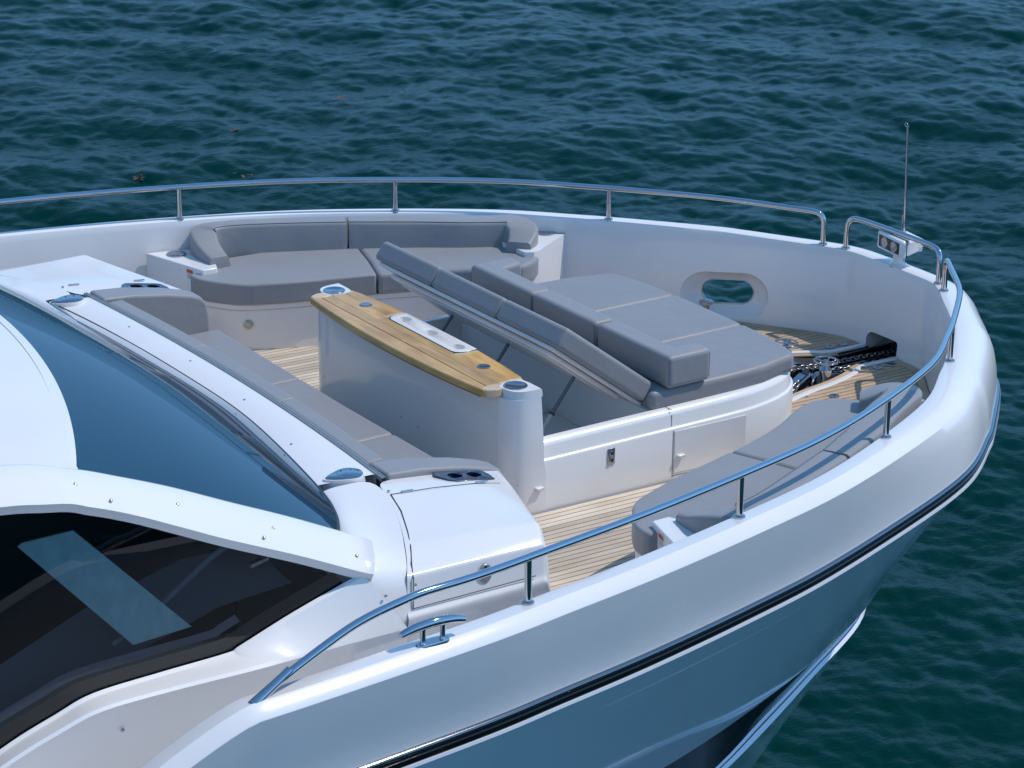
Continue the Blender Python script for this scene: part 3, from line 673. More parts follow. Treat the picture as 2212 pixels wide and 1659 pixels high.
# windscreen side lockers (white boxes with hatch), one each side of the bench
def locker(s, lab):
    L = thing('side_locker', lab, 'locker', group='white lockers at the ends of the forward bench')
    S = lambda P: [(x, s*y, z) for x, y, z in P]
    # top skin, rows inboard -> outboard
    C = [[(-1.66, 2.10, .895), (-1.35, 2.10, .862), (-1.0, 2.10, .82), (-.74, 2.10, .762), (-.715, 2.10, .735), (-.69, 2.1, .40), (-.69, 2.1, -.03)],
         [(-1.70, 2.36, .912), (-1.38, 2.36, .885), (-1.05, 2.36, .845), (-.83, 2.36, .785), (-.80, 2.36, .755), (-.765, 2.36, .40), (-.76, 2.36, -.03)],
         [(-1.84, 2.72, .90), (-1.5, 2.72, .880), (-1.2, 2.72, .86), (-.985, 2.72, .822), (-.955, 2.72, .79), (-.915, 2.72, .4), (-.91, 2.72, -.03)],
         [(-1.97, 2.98, .885), (-1.62, 3.02, .875), (-1.33, 3.06, .872), (-1.13, 3.10, .862), (-1.10, 3.10, .825), (-1.05, 3.10, .4), (-1.045, 3.10, -.03)],
         [(-2.04, 3.12, .858), (-1.67, 3.15, .845), (-1.37, 3.17, .835), (-1.165, 3.185, .822), (-1.135, 3.185, .785), (-1.085, 3.185, .4), (-1.08, 3.185, -.03)],
         [(-2.10, 3.215, .800), (-1.70, 3.225, .795), (-1.40, 3.23, .790), (-1.175, 3.235, .782), (-1.15, 3.23, .75), (-1.10, 3.225, .4), (-1.095, 3.22, -.03)],
         [(-2.12, 3.25, .60), (-1.72, 3.25, .60), (-1.42, 3.25, .60), (-1.185, 3.25, .60), (-1.16, 3.245, .58), (-1.11, 3.24, .4), (-1.10, 3.23, -.03)],
         [(-2.13, 3.275, .578), (-1.73, 3.275, .575), (-1.43, 3.272, .572), (-1.19, 3.265, .570), (-1.162, 3.262, .56), (-1.112, 3.25, .4), (-1.102, 3.24, -.03)],
         [(-2.13, 3.282, .545), (-1.73, 3.282, .542), (-1.43, 3.278, .54), (-1.19, 3.27, .54), (-1.163, 3.27, .54), (-1.113, 3.26, .4), (-1.103, 3.25, -.03)],
         [(-2.14, 3.20, .30), (-1.74, 3.2, .30), (-1.44, 3.2, .30), (-1.2, 3.18, .3), (-1.165, 3.18, .3), (-1.12, 3.17, .28), (-1.11, 3.16, -.03)],
         [(-2.14, 3.15, -.03), (-1.74, 3.15, -.03), (-1.44, 3.15, -.03), (-1.2, 3.14, -.03), (-1.166, 3.14, -.03), (-1.13, 3.13, -.03), (-1.12, 3.12, -.03)]]
    v, f = grid([S(r) for r in C]); o = link('shell', v, f, M_GEL, L, 75)
    sb = o.modifiers.new('s', 'SUBSURF'); sb.levels = 4; sb.render_levels = 4
    o.data.polygons.foreach_set('use_smooth', [True]*len(o.data.polygons))
    # crease the hard lines
    cl = o.data.attributes.new('crease_edge', 'FLOAT', 'EDGE'); nc = 7
    for e in o.data.edges:
        a, b = e.vertices; ra, ca, rb, cb = a//nc, a % nc, b//nc, b % nc
        c = 0
        if ra == rb and ra in (3, 5): c = .55
        if ra == rb and ra in (6, 7): c = .3
        if ca == cb and ca in (3, 4): c = .55
        if ca == cb and ca in (0, 6): c = 1
        cl.data[e.index].value = c
    bpy.context.view_layer.update(); nm = bpy.data.meshes.new_from_object(o.evaluated_get(bpy.context.evaluated_depsgraph_get())); o.modifiers.clear(); o.data = nm
    bm = bmesh.new(); bm.from_mesh(nm); dl = [q for q in bm.faces if q.calc_center_median().z > .7 and any(math.hypot(v_.co.x-cx, v_.co.y-s*2.205) < .052 for cx in (-1.125, -.985) for v_ in q.verts)]
    bmesh.ops.delete(bm, geom=dl, context='FACES'); bm.to_mesh(nm); bm.free()
    # cup holder plate with two holes
    def onp(x, y): return .835+.075*min(1, max(0, (-x-.74)/.8))-.05*max(0, (y-2.1))*0
    zs = lambda x: float(np.interp(x, [-1.66, -1.36, -1.05, -.86], [.909, .887, .842, .800]))
    P = [(-1.225, 2.115), (-.885, 2.115), (-.872, 2.20), (-.885, 2.285), (-.93, 2.298), (-1.17, 2.30), (-1.215, 2.27), (-1.262, 2.17)]
    pl = prism('cup_plate', [(x, s*y) for x, y in P], lambda x, y: .70, lambda x, y: zs(x), M_CARBON, L, .003, 2)
    for cx in (-1.125, -.985):
        cm = cutter([[Vector((cx+math.cos(a)*.052*k, s*2.205+math.sin(a)*.052*k, z)) for a in [2*math.pi*i/26 for i in range(26)]] for z, k in ((1.0, 1), (.72, .95))]); cut(pl, cm)
        zt = zs(cx)
        v1, f1 = torus((cx, s*2.205, zt+.001), .053, .0018); link('cup_ring', v1, f1, M_CHROME, pl, 60)
    # recess beside it
    # hatch outline seams
    def sm(a, b, off=.0025, t=.0028):
        a = Vector((a[0], s*a[1], a[2])); b = Vector((b[0], s*b[1], b[2])); d = b-a
        return obox('panel_seam', (a+b)/2+Vector((0, 0, 0)), d, d.cross(Vector((0, 0, 1))) if abs(d.z) < .9*d.length else (1, 0, 0), d.cross(d.cross(Vector((0, 0, 1)))), d.length/2+.003, t, t, M_GASKET, L, 0)
    seam_pts = [(-1.685, 2.36), (-1.76, 2.60), (-1.87, 2.85), (-1.96, 3.03), (-2.03, 3.15), (-2.065, 3.222)]
    zz = [.9075, .9035, .8915, .876, .842, .79]
    for (a, za), (b, zb) in (zip(list(zip(seam_pts, zz))[:-1], list(zip(seam_pts, zz))[1:]) if s < 0 else ()): sm((a[0], a[1], za), (b[0], b[1], zb))
    sm((-2.065, 3.228, .79), (-2.085, 3.256, .615)); sm((-2.085, 3.257, .615), (-1.25, 3.262, .612), t=.0018)
    ax = [(-1.685, 2.36, .908), (-1.38, 2.36, .883), (-1.08, 2.36, .843), (-.90, 2.36, .803)]
    for a, b in (zip(ax[:-1], ax[1:]) if s < 0 else ()): sm(a, b, t=.0016)
    for hx, hz in ((-1.565, .898), (-1.03, .838)):
        h = obox('hinge', (hx, s*2.355, hz+.003), (1, 0, -.08), (0, 1, 0), (.08, 0, 1), .042, .011, .003, M_CHROME, L, .001)
    lathe('snap_button', [(.010, 0), (.010, .006), (.005, .009)], (-1.672, s*2.315, .908), M_STEEL, L, 10)
    lathe('snap_button', [(.008, 0), (.008, .006)], (-.80, s*2.40, .775), M_STEEL, L, 10)
    # tapered disc pod at the windscreen corner
    cx, cy = -1.753, 1.984
    rows = []
    for z, k in ((.86, 1.12), (.90, 1.06), (.918, 1.02), (.926, .99)):
        rows.append([(cx+(-.03 if False else 0)+k*(.092*math.cos(a))-(.085*max(0, math.cos(a-math.pi))**4), s*cy+k*.092*math.sin(a)-(0), z) for a in [2*math.pi*i/36 for i in range(36)]])
    v, f = grid(rows, closed_v=True); f.append([len(v)-36+i for i in range(36)]); link('disc_pod', v, f, M_GEL, L, 40)
    rows = []
    for z, k in ((.926, .94), (.930, .94), (.932, .91)):
        rows.append([(cx+k*(.092*math.cos(a))-.9*(.085*max(0, math.cos(a-math.pi))**4), s*cy+k*.092*math.sin(a), z) for a in [2*math.pi*i/36 for i in range(36)]])
    v, f = grid(rows, closed_v=True); f.append([len(v)-36+i for i in range(36)]); d = link('speaker_disc', v, f, M_DISC, L, 40)
    for k in range(7): lathe('screw', [(.004, 0), (.004, .0015)], (cx+math.cos(k*.9)*.072, s*cy+math.sin(k*.9)*.072, .932), M_CHROME, d, 8)
    return L
locker(1, 'white side locker on the far port side, next to the port bulwark')
SL = locker(-1, 'white side locker nearest the camera, with hinged hatch and round steel lift latch')
# lift latch on the starboard locker
lt = obox('lift_latch', (-1.59, -3.243, .71), (1, 0, 0), (0, -1, 0), (0, 0, 1), .001, .001, .001, M_STEEL, SL, 0)
v, f = grid([[Vector((-1.59+math.cos(a)*.046*k, -3.238-o, .705+math.sin(a)*.062*k)) for a in [2*math.pi*i/32 for i in range(32)]] for k, o in ((1, 0), (1, .008), (.93, .012), (0.001, .012))], closed_v=True)
lt2 = link('latch_plate', v, f, M_STEEL, SL, 40); bpy.data.objects.remove(lt)
obox('latch_bar', (-1.59, -3.252, .722), (1, 0, 0), (0, 1, 0), (0, 0, 1), .020, .003, .006, M_CHROME, lt2, .001)
obox('latch_bar', (-1.59, -3.252, .695), (1, 0, 0), (0, 1, 0), (0, 0, 1), .007, .003, .026, M_CHROME, lt2, .001)
lathe('latch_hole', [(.010, 0), (.010, .0015)], (-1.59, -3.2505, .745), M_BLACK, lt2, 16, (0, -1, 0))

# ------------------------------------------------------------------ deckhouse: windscreen, roof, pillar, side window
H = lambda y: Vector((-3.265-.082*y*y, y, 1.75-.001*y*y))
def glass_rows(inset0=0., inset1=1., nv=26, nu=70, lift=0.):
    rows = []
    for j in range(nu+1):
        t = j/nu; y = -2.9+5.8*t; A = g_at(y); B = H(y*.99); s = 1-abs(2*t-1)**3.0; row = []
        for i in range(nv+1):
            v_ = inset0+(inset1-inset0)*i/nv
            p = A.lerp(B, v_); bz = .065*s*max(0., math.sin(math.pi*min(1, v_)))**.9
            p = p+Vector((0, 0, bz+lift)); row.append(p)
        rows.append(row)
    return rows
v, f = grid(glass_rows(.012, 1.04)); link('windscreen_glass', v, f, M_GLASS, sup, 0)
sup.children[-1].data.polygons.foreach_set('use_smooth', [True]*len(sup.children[-1].data.polygons))
gl = bpy.data.objects['windscreen_glass']; gl.data.polygons.foreach_set('use_smooth', [True]*len(gl.data.polygons))
mtube('windscreen_gasket', [g_at(-2.9+5.8*k/90)+Vector((-.012, 0, .0)) for k in range(91)], .012, M_GASKET, sup, 8)
def wiper_pt(y, v_): 
    t = (y+2.9)/5.8; s = 1-abs(2*t-1)**3.0; return g_at(y).lerp(H(y*.99), v_)+Vector((0, 0, .065*s*max(0., math.sin(math.pi*min(1, v_)))**.9+.006))
# roof shell with rounded brow
rows = []
for j in range(61):
    y = -2.95+5.9*j/60; B = H(min(2.9, max(-2.9, y))*.99); s = 1-abs(y/2.95)**3
    rows.append([(B.x+.0, y, B.z+.004-.05), (B.x+.006, y, B.z+.012), (B.x-.04, y, B.z+.028), (B.x-.3, y, B.z+.05+.03*s), (B.x-1.0, y, B.z+.10+.06*s), (-6.0, y, B.z+.2+.08*s), (-8.0, y, B.z+.2+.08*s)])
v, f = grid(rows); link('roof', v, f, M_GEL, sup, 40)
# pillar (white band between windscreen and side window)
UP = [(-2.24, -3.06, 1.0), (-2.36, -2.915, 1.035), (-2.70, -2.905, 1.205), (-3.04, -2.905, 1.365), (-3.395, -2.90, 1.535), (-3.70, -2.9, 1.665), (-3.965, -2.90, 1.768), (-4.36, -2.9, 1.875), (-5.2, -2.9, 1.95), (-7.5, -2.9, 1.98)]
LO = [(-2.325, -3.22, .872), (-2.45, -3.22, .93), (-2.80, -3.22, 1.105), (-3.22, -3.22, 1.30), (-3.5, -3.22, 1.44), (-3.766, -3.22, 1.572), (-4.0, -3.22, 1.67), (-4.226, -3.22, 1.740), (-4.9, -3.22, 1.815), (-7.5, -3.22, 1.9)]
uc, lc = cat(UP, 6), cat(LO, 6); rows = []
for a, b in zip(uc, lc):
    m_ = a.lerp(b, .5)+Vector((0, -.025, .02)); q_ = a.lerp(b, .82)+Vector((0, -.020, .010))
    rows.append([a+Vector((.0, .05, -.03)), a+Vector((0, 0, .002)), a.lerp(b, .06)+Vector((0, -.01, .012)), m_, q_, b+Vector((0, -.006, .004)), b+Vector((0, .003, -.008)), b+Vector((.0, .030, -.055)), b+Vector((.0, .060, -.058))])
v, f = grid(rows); f.append(list(range(9))); link('pillar', v, f, M_GEL, sup, 30)
for x, z, yy in ((-4.02, 1.744, -3.06), (-3.893, 1.61, -3.13), (-3.44, 1.504, -3.06), (-3.01, 1.228, -3.13), (-2.872, 1.229, -3.06), (-2.38, .985, -3.12)):
    # drop each screw on the band by interpolation
    best = min(((Vector((x, yy, z))-a.lerp(b, t)).length, a.lerp(b, t), a, b) for a, b in zip(uc, lc) for t in (.2, .35, .5, .65, .8))
    n_ = Vector((0, -.55, .6)).normalized()
    lathe('snap_button', [(.010, 0), (.010, .005), (.005, .008)], best[1]+n_*.028, M_STEEL, sup, 10, n_)
# corner fairing between pillar tip, locker and side
fair = [[(-1.66, -2.09, .905), (-1.70, -2.36, .912), (-1.84, -2.72, .90), (-1.975, -2.98, .885), (-2.045, -3.12, .858), (-2.10, -3.215, .80), (-2.12, -3.25, .60)],
        [(-1.83, -2.09, .912), (-1.90, -2.36, .915), (-2.02, -2.70, .905), (-2.12, -2.96, .895), (-2.17, -3.12, .875), (-2.21, -3.22, .82), (-2.23, -3.25, .60)],
        [(-2.01, -2.09, .915), (-2.08, -2.36, .93), (-2.20, -2.66, .97), (-2.27, -2.93, .965), (-2.30, -3.1, .93), (-2.33, -3.215, .865), (-2.36, -3.25, .60)],
        [(-2.05, -2.09, .85), (-2.12, -2.36, .88), (-2.26, -2.66, .92), (-2.36, -2.88, .94), (-2.38, -3.08, .90), (-2.38, -3.18, .84), (-2.40, -3.24, .60)]]
fair = [r+[(r[-1][0]-.005, -3.272, .56), (r[-1][0]-.01, -3.25, .50), (r[-1][0]-.02, -3.2, .2)] for r in fair]
v, f = grid(fair); o = link('corner_fairing', v, f, M_GEL, sup, 0)
o.data.polygons.foreach_set('use_smooth', [True]*len(o.data.polygons)); sb = o.modifiers.new('s', 'SUBSURF'); sb.levels = sb.render_levels = 2
v, f = grid([[(x, -y, z) for x, y, z in r] for r in fair]); o = link('corner_fairing', v, f, M_GEL, sup, 0)
o.data.polygons.foreach_set('use_smooth', [True]*len(o.data.polygons)); sb = o.modifiers.new('s', 'SUBSURF'); sb.levels = sb.render_levels = 2
lathe('snap_button', [(.010, 0), (.010, .006), (.005, .009)], (-2.266, -3.25, .74), M_STEEL, sup, 10, (0, -1, 0))
lathe('snap_button', [(.010, 0), (.010, .006), (.005, .009)], (-2.075, -3.262, .765), M_STEEL, sup, 10, (0, -1, 0))

# side wall below the window
WL = [(-2.37, .868), (-2.81, .742), (-3.15, .626), (-3.235, .602), (-3.645, .596), (-4.03, .582), (-4.255, .518), (-4.585, .40), (-5.2, .10), (-6.5, -.1), (-7.5, -.1)]
RG = [(-2.15, .560, 3.285), (-2.55, .580, 3.31), (-2.95, .60, 3.345), (-3.22, .622, 3.38), (-3.68, .635, 3.38), (-4.07, .632, 3.38), (-4.30, .58, 3.38), (-4.66, .455, 3.38), (-5.3, .16, 3.38), (-6.6, -.05, 3.38), (-7.5, -.05, 3.38)]
wl = cat([(x, 0, z) for x, z in WL], 6); rg = cat([(x, y, z) for x, z, y in RG], 6); rows = []
for a, b in zip(wl, rg):
    A = Vector((a.x, -3.175, a.z+.012)); A2 = Vector((a.x, -3.20, a.z)); B = Vector((b.x, -b.y, b.z-.03))
    C = Vector((b.x+.02, -b.y+.012, b.z-.055)); D = Vector((b.x+.02, -3.22, b.z-.40)); E_ = Vector((b.x+.02, -3.16, -.6))
    rows.append([A, A2, A2.lerp(B, .45)+Vector((0, 0, .006)), A2.lerp(B, .92)+Vector((0, 0, .004)), B.lerp(C, .5)+Vector((0, -.006, 0)), C, D, E_])
v, f = grid(rows); link('side_moulding', v, f, M_SIDE, sup, 30)
v, f = grid([[(-2.12, -3.25, .60), (-2.12, -3.335, .555), (-2.12, -3.2, .28), (-2.12, -3.15, -.03)], [(-2.40, -3.24, .80), (-2.17, -3.33, .54), (-2.17, -3.22, .2), (-2.17, -3.16, -.6)]])
lathe('snap_button', [(.012, 0), (.012, .008), (.006, .012)], (-3.93, -3.30, .40), M_STEEL, sup, 10, (0, -1, 0))
# tinted glass, dark edging and the dim interior behind it
m = bpy.data.materials.new('tinted_side_glass'); m.use_nodes = True; n = m.node_tree; n.nodes.remove(n.nodes['Principled BSDF'])
tr_ = n.nodes.new('ShaderNodeBsdfTransparent'); tr_.inputs[0].default_value = (.66, .70, .71, 1); gs = n.nodes.new('ShaderNodeBsdfGlossy'); gs.inputs['Roughness'].default_value = .02
fr = n.nodes.new('ShaderNodeFresnel'); fr.inputs[0].default_value = 1.5; ms = n.nodes.new('ShaderNodeMixShader')
n.links.new(fr.outputs[0], ms.inputs[0]); n.links.new(tr_.outputs[0], ms.inputs[1]); n.links.new(gs.outputs[0], ms.inputs[2]); n.links.new(ms.outputs[0], n.nodes['Material Output'].inputs[0]); M_TINT = m
top_l = [(p.x, p.z-.045) for p in lc if p.x < -2.40]; bot_l = [(p.x, p.z+.006) for p in wl]
poly = [(-2.39, .87)]+top_l+bot_l[::-1][:-1]
def yprism(name, poly, y0, y1, m, parent, bevel=0):
    o = prism(name, poly, -y1, -y0, m, parent, bevel, 2)
    for vv in o.data.vertices: x, y, z = vv.co; vv.co = (x, z, y)
    bm = bmesh.new(); bm.from_mesh(o.data); bmesh.ops.recalc_face_normals(bm, faces=bm.faces); bm.to_mesh(o.data); bm.free(); return o
me = bpy.data.meshes.new('side_window'); me.from_pydata([(x, -3.165, z) for x, z in poly], [], [list(range(len(poly)))]); me.materials.append(M_TINT); win = fin('side_window', me, sup, 0)
# blacked out border (frit) ring inside
cx_ = sum(p[0] for p in poly)/len(poly)
botin = [(x-.10, z+.085+.0*(x)) for x, z in bot_l if x < -2.95]; frit = [(-2.39, .87)]+[p for p in bot_l if p[0] < -2.39]
fr2 = [(x-.02, max(z+.10, 0)) for x, z in bot_l if x < -2.6]
rows = [[(x, -3.158, z), (x-.055, -3.158, z+.085)] for x, z in bot_l if x < -2.42]
v, f = grid(rows); link('frit_band', v, f, M_BLACK, win, 0)
rows = [[(x-.075, -3.150, z+.105), (x-.105, -3.150, z+.155)] for x, z in bot_l if x < -3.05]
v, f = grid(rows); link('sill_ledge', v, f, M_DASH, win, 0)
# interior
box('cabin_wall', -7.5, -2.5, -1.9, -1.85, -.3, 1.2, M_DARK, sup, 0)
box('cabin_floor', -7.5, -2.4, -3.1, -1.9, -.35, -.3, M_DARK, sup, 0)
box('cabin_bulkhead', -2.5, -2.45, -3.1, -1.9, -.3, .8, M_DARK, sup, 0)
v, f = grid([[(-2.75, -3.04, .86), (-2.75, -2.6, .93)], [(-3.2, -3.04, .83), (-3.2, -2.6, .95)], [(-3.8, -3.04, .66), (-3.8, -2.6, .80)], [(-4.4, -3.04, .42), (-4.4, -2.6, .56)], [(-5.2, -3.04, .1), (-5.2, -2.6, .3)]])
link('dashboard', v, f, M_DASH, sup, 40)
mtube('cabin_handrail', cat([(-3.12, -3.05, 1.20), (-3.3, -3.05, 1.11), (-3.62, -3.05, .90), (-3.85, -3.05, .78)], 6), .018, M_DASH, sup, 10)
obox('instrument_arm', (-2.93, -3.0, 1.02), (1, 0, .2), (0, 1, 0), (0, 0, 1), .06, .02, .012, M_STEEL, sup, .004)
pn = yprism('glare_panel', [(-4.388, 1.515), (-4.36, 1.53), (-4.078, 1.532), (-3.425, .812), (-3.773, .795)], 3.135, 3.145, M_TEAL, win)  # bright glare in the window, painted as an opaque pale panel behind the glass
for o in (pn,): o['label'] = 'pale teal panel imitating glare in the side window'

# ------------------------------------------------------------------ guard rails
RO = .038; HR = .2725
arc = [0]
for a, b in zip(INNER[:-1], INNER[1:]): arc.append(arc[-1]+math.hypot(b[0]-a[0], b[1]-a[1]))
def at_arc(s, off, dz):
    j = max(0, min(len(arc)-2, int(np.searchsorted(arc, s))-1)); t = (s-arc[j])/(arc[j+1]-arc[j])
    x = INNER[j][0]*(1-t)+INNER[j+1][0]*t; y = INNER[j][1]*(1-t)+INNER[j+1][1]*t; nx = NRM[j][0]*(1-t)+NRM[j+1][0]*t; ny = NRM[j][1]*(1-t)+NRM[j+1][1]*t
    L = math.hypot(nx, ny); return Vector((x+nx/L*off, y+ny/L*off, zcap(x)+dz))
def s_of(x, y): return min(((Vector((a[0], a[1]))-Vector((x, y))).length, s) for a, s in zip(INNER, arc))[1]
def refine(x, y):
    s0 = s_of(x, y); return min((((at_arc(s0+d, RO, 0).xy-Vector((x, y))).length), s0+d) for d in np.linspace(-.25, .25, 101))[1]
def rail(label, s0, s1, bend0, bend1, posts, aft=None):
    T = thing('guard_rail', label, 'handrail', group='stainless rails on the bulwark'); P = []; rb = .085
    if bend0:
        P += [at_arc(s0, RO, z) for z in (0, .06, .12)]+[at_arc(s0+rb*(1-math.cos(u)), RO, HR-rb+rb*math.sin(u)) for u in np.linspace(0, math.pi/2, 9)]
    m0 = s0+(rb if bend0 else 0); m1 = s1-(rb if bend1 else 0); n = max(6, int((m1-m0)/.08))
    P += [at_arc(m0+(m1-m0)*k/n, RO, HR) for k in range(1 if bend0 else 0, n+(0 if bend1 else 1))]
    if bend1:
        P += [at_arc(s1-rb*(1-math.cos(u)), RO, HR-rb+rb*math.sin(u)) for u in np.linspace(math.pi/2, 0, 9)]+[at_arc(s1, RO, z) for z in (.12, .06, 0)]
    if aft: P = aft+P
    for _ in range(4): P = [P[0]]+[(a+b*2+c)/4 for a, b, c in zip(P[:-2], P[1:-1], P[2:])]+[P[-1]]
    mtube('rail_tube', P, .0225, M_CHROME, T, 20)
    for s in posts+([s0] if bend0 else [])+([s1] if bend1 else []):
        b = at_arc(s, RO, 0)
        if s in posts: mtube('post', [b, b+Vector((0, 0, HR-.012))], .0205, M_CHROME, T, 18)
        lathe('flange', [(.036, -.004), (.038, .004), (.036, .011), (.028, .016), (.0215, .018)], b, M_CHROME, T, 24)
    return T
sEs, sEp, sBs, sBp = refine(4.333, -.711), refine(4.333, .711), refine(4.419, -.538), refine(4.419, .538)
aftx = [Vector(p) for p in ((-3.60, -4.19, zcap(-3.6)-.01), (-3.50, -4.17, .905), (-3.30, -4.135, .975), (-3.10, -4.105, 1.04), (-2.95, -4.085, 1.083), (-2.80, -4.075, 1.113), (-2.65, -4.065, 1.132), (-2.50, -4.052, 1.146))]
aft = cat(aftx, 5)
srail = rail('long steel rail nearest the camera, rising from the cleat and sweeping to the bow', refine(-2.35, -4.045), sEs, False, True, [refine(-1.797, -4.004), refine(-.03, -3.66), refine(1.66, -3.045), refine(3.17, -2.09)], aft)
d_ = (aftx[1]-aftx[0]).normalized(); v, f = tube([aftx[0]-d_*.03, aftx[0]+d_*.13, aftx[0]+d_*.25], [.030, .0245, .0235], 18); link('rail_foot', v, f, M_CHROME, srail, 50)
rail('short rail round the bow tip beside the searchlight', sBs, sBp, True, True, [])
rail('long port rail on the far bulwark with the water behind it', sEp, refine(-7.0, 4.17), True, False, [refine(3.17, 2.09), refine(1.66, 3.045), refine(-.03, 3.66), refine(-1.80, 4.0), refine(-3.6, 4.15)])

# ------------------------------------------------------------------ cleat
cl = thing('mooring_cleat', 'polished steel mooring cleat on the starboard bulwark top, below the near rail', 'cleat')
bz = zcap(-2.5); cy = -4.118
P = cat([(-2.695, cy+.006, bz+.088), (-2.62, cy+.003, bz+.108), (-2.50, cy, bz+.118), (-2.38, cy-.001, bz+.108), (-2.305, cy-.002, bz+.088)], 6)
v, f = tube(P, [.019+.008*math.sin(math.pi*k/(len(P)-1)) for k in range(len(P))], 18); link('horn_bar', v, f, M_CHROME, cl, 50)
for dx in (-.062, .062): lathe('cleat_post', [(.024, 0), (.018, .012), (.015, .03), (.015, .075), (.02, .10)], (-2.5+dx, cy, bz+.004), M_CHROME, cl, 20)
v, f = grid([[Vector((-2.5+dxs*.062+math.cos(a)*.04*k, cy+math.sin(a)*.031*k, bz+z)) for a, dxs in [(2*math.pi*i/40, 1 if math.cos(2*math.pi*i/40) > 0 else -1) for i in range(40)]] for k, z in ((1, -.006), (1, .006), (.9, .011), (.3, .011))], closed_v=True)
f.append([len(v)-40+i for i in range(40)]); link('base_plate', v, f, M_CHROME, cl, 40)

# ------------------------------------------------------------------ searchlight and staff
sr = thing('searchlight', 'white twin lens searchlight on a short pedestal at the bow tip, facing aft', 'searchlight')
bx_, by_, bz_ = 4.522, .008, zcap(4.52)-.002
lathe('pedestal', [(.070, 0), (.070, .007), (.060, .012), (.046, .018), (.040, .03), (.036, .085), (.040, .09), (.040, .10), (.034, .104)], (bx_, by_, bz_), M_GEL, sr, 32)
lathe('pedestal_gasket', [(.073, -.004), (.073, .0)], (bx_, by_, bz_), M_GASKET, sr, 32)
for a in (.6, 2.2, 3.8, 5.4): lathe('screw', [(.005, 0), (.005, .003)], (bx_+math.cos(a)*.058, by_+math.sin(a)*.058, bz_+.009), M_STEEL, sr, 8)
hz_ = bz_+.182; ax = Vector((-1, .16, 0)).normalized(); ay = Vector((.16, 1, 0)).normalized(); az = Vector((0, 0, 1)); hc = Vector((bx_, by_-.0, hz_))
KS = 1.3
def hb(name, u0, u1, wv, hv, m, bev, par=sr, dz=0): return obox(name, hc+ax*(u0+u1)/2*KS+az*dz*KS, ax, ay, az, abs(u1-u0)/2*KS, wv*KS, hv*KS, m, par, bev*KS, 4)
fr_ = hb('lamp_frame', .030, .072, .140, .056, M_GEL, .016)
v, f = grid([[hc+ax*u*KS+ay*(sx*.112*k*KS)+az*(sz*.037*k*KS) for sx, sz in ((-1, -1), (1, -1), (1, 1), (-1, 1))] for u, k in ((.0735, 1), (.0735, .93), (.0722, .9))], closed_v=True)
link('lamp_bezel', v, f, M_GASKET, fr_, 0)
body_rows = []
for u, wv, hv in ((.028, .130, .052), (-.0, .128, .051), (-.05, .110, .046), (-.085, .098, .040)):
    body_rows.append([hc+ax*u*KS+ay*(sx*wv*KS)+az*(sz*hv*KS) for sx, sz in ((-1, -.8), (-.85, -1), (.85, -1), (1, -.8), (1, .8), (.85, 1), (-.85, 1), (-1, .8))])
v, f = grid(body_rows, closed_v=True); f.append(list(range(8))); f.append([len(v)-8+i for i in range(8)]); link('lamp_body', v, f, M_GEL, sr, 40, .004, 2)
hb('gasket_line', .0265, .030, .1335, .0535, M_GASKET, .008)
for k in range(6): hb('cooling_fin', -.112, -.06, .100-.004*abs(k-2.5), .0035, M_GEL, .002, sr, (k-2.5)*.0145)
hb('lamp_recess', .0722, .0730, .106, .033, M_BLACK, 0)
for s in (-1, 1):
    c = hc+ax*.0738*KS+ay*s*.052*KS
    lathe('reflector', [(.044, 0), (.042, .002), (.036, .0), (.021, -.001), (.012, .003), (.0, .004)], c, M_CHROME, sr, 24, ax)
fs = thing('flagstaff', 'thin polished flagstaff with a hook at its top, standing at the bow against the water', 'flagstaff')
sb_ = Vector((4.62, .045, zcap(4.62)-.02)); st_ = Vector((4.585, .060, 1.765))
mtube('staff_lower', [sb_, sb_.lerp(st_, .42)], .0125, M_CHROME, fs, 14); mtube('staff_upper', [sb_.lerp(st_, .42), st_], .0095, M_CHROME, fs, 14)
obox('flag_clip', sb_.lerp(st_, .33)+Vector((-.01, .018, 0)), (1, 0, 0), (0, 1, 0), (0, 0, 1), .003, .006, .035, M_STEEL, fs, .002)
obox('flag_clip', sb_.lerp(st_, .23)+Vector((-.01, .020, 0)), (1, 0, 0), (0, 1, 0), (0, 0, 1), .003, .004, .030, M_STEEL, fs, .002)
v, f = torus(st_+Vector((0, .018, .006)), .015, .0035, (1, 0, 0), 20, 8); link('hook', v, f, M_CHROME, fs, 60)
lathe('staff_foot', [(.03, 0), (.03, .01), (.016, .02), (.013, .05)], sb_, M_CHROME, fs, 20)

# ------------------------------------------------------------------ anchor gear
def handwheel(loc, label, r=.092):
    T = thing('windlass_handwheel', label, 'handwheel', group='steel handwheels of the anchor windlass'); c = Vector(loc)
    v, f = torus(c, r, .0085); link('wheel_rim', v, f, M_CHROME, T, 60)
    for k in range(4):
        a = k*math.pi/2+.5; d = Vector((math.cos(a), math.sin(a), 0)); mtube('spoke', [c-Vector((0, 0, .012)), c+d*r*.5+Vector((0, 0, -.004)), c+d*r], .006, M_CHROME, T, 8)
    lathe('hub', [(.022, -.04), (.022, .0), (.015, .008)], c, M_CHROME, T, 20)
    lathe('capstan_column', [(.075, -.36), (.07, -.34), (.04, -.30), (.032, -.22), (.036, -.14), (.05, -.10), (.052, -.07), (.03, -.05), (.02, -.035)], c, M_CHROME, T, 28)
    return T
handwheel((3.59, -.246, .082), 'steel handwheel above the windlass, on the starboard side of the anchor well')
handwheel((3.59, .246, .082), 'steel handwheel on the port side of the anchor well, half hidden behind the sun pad')
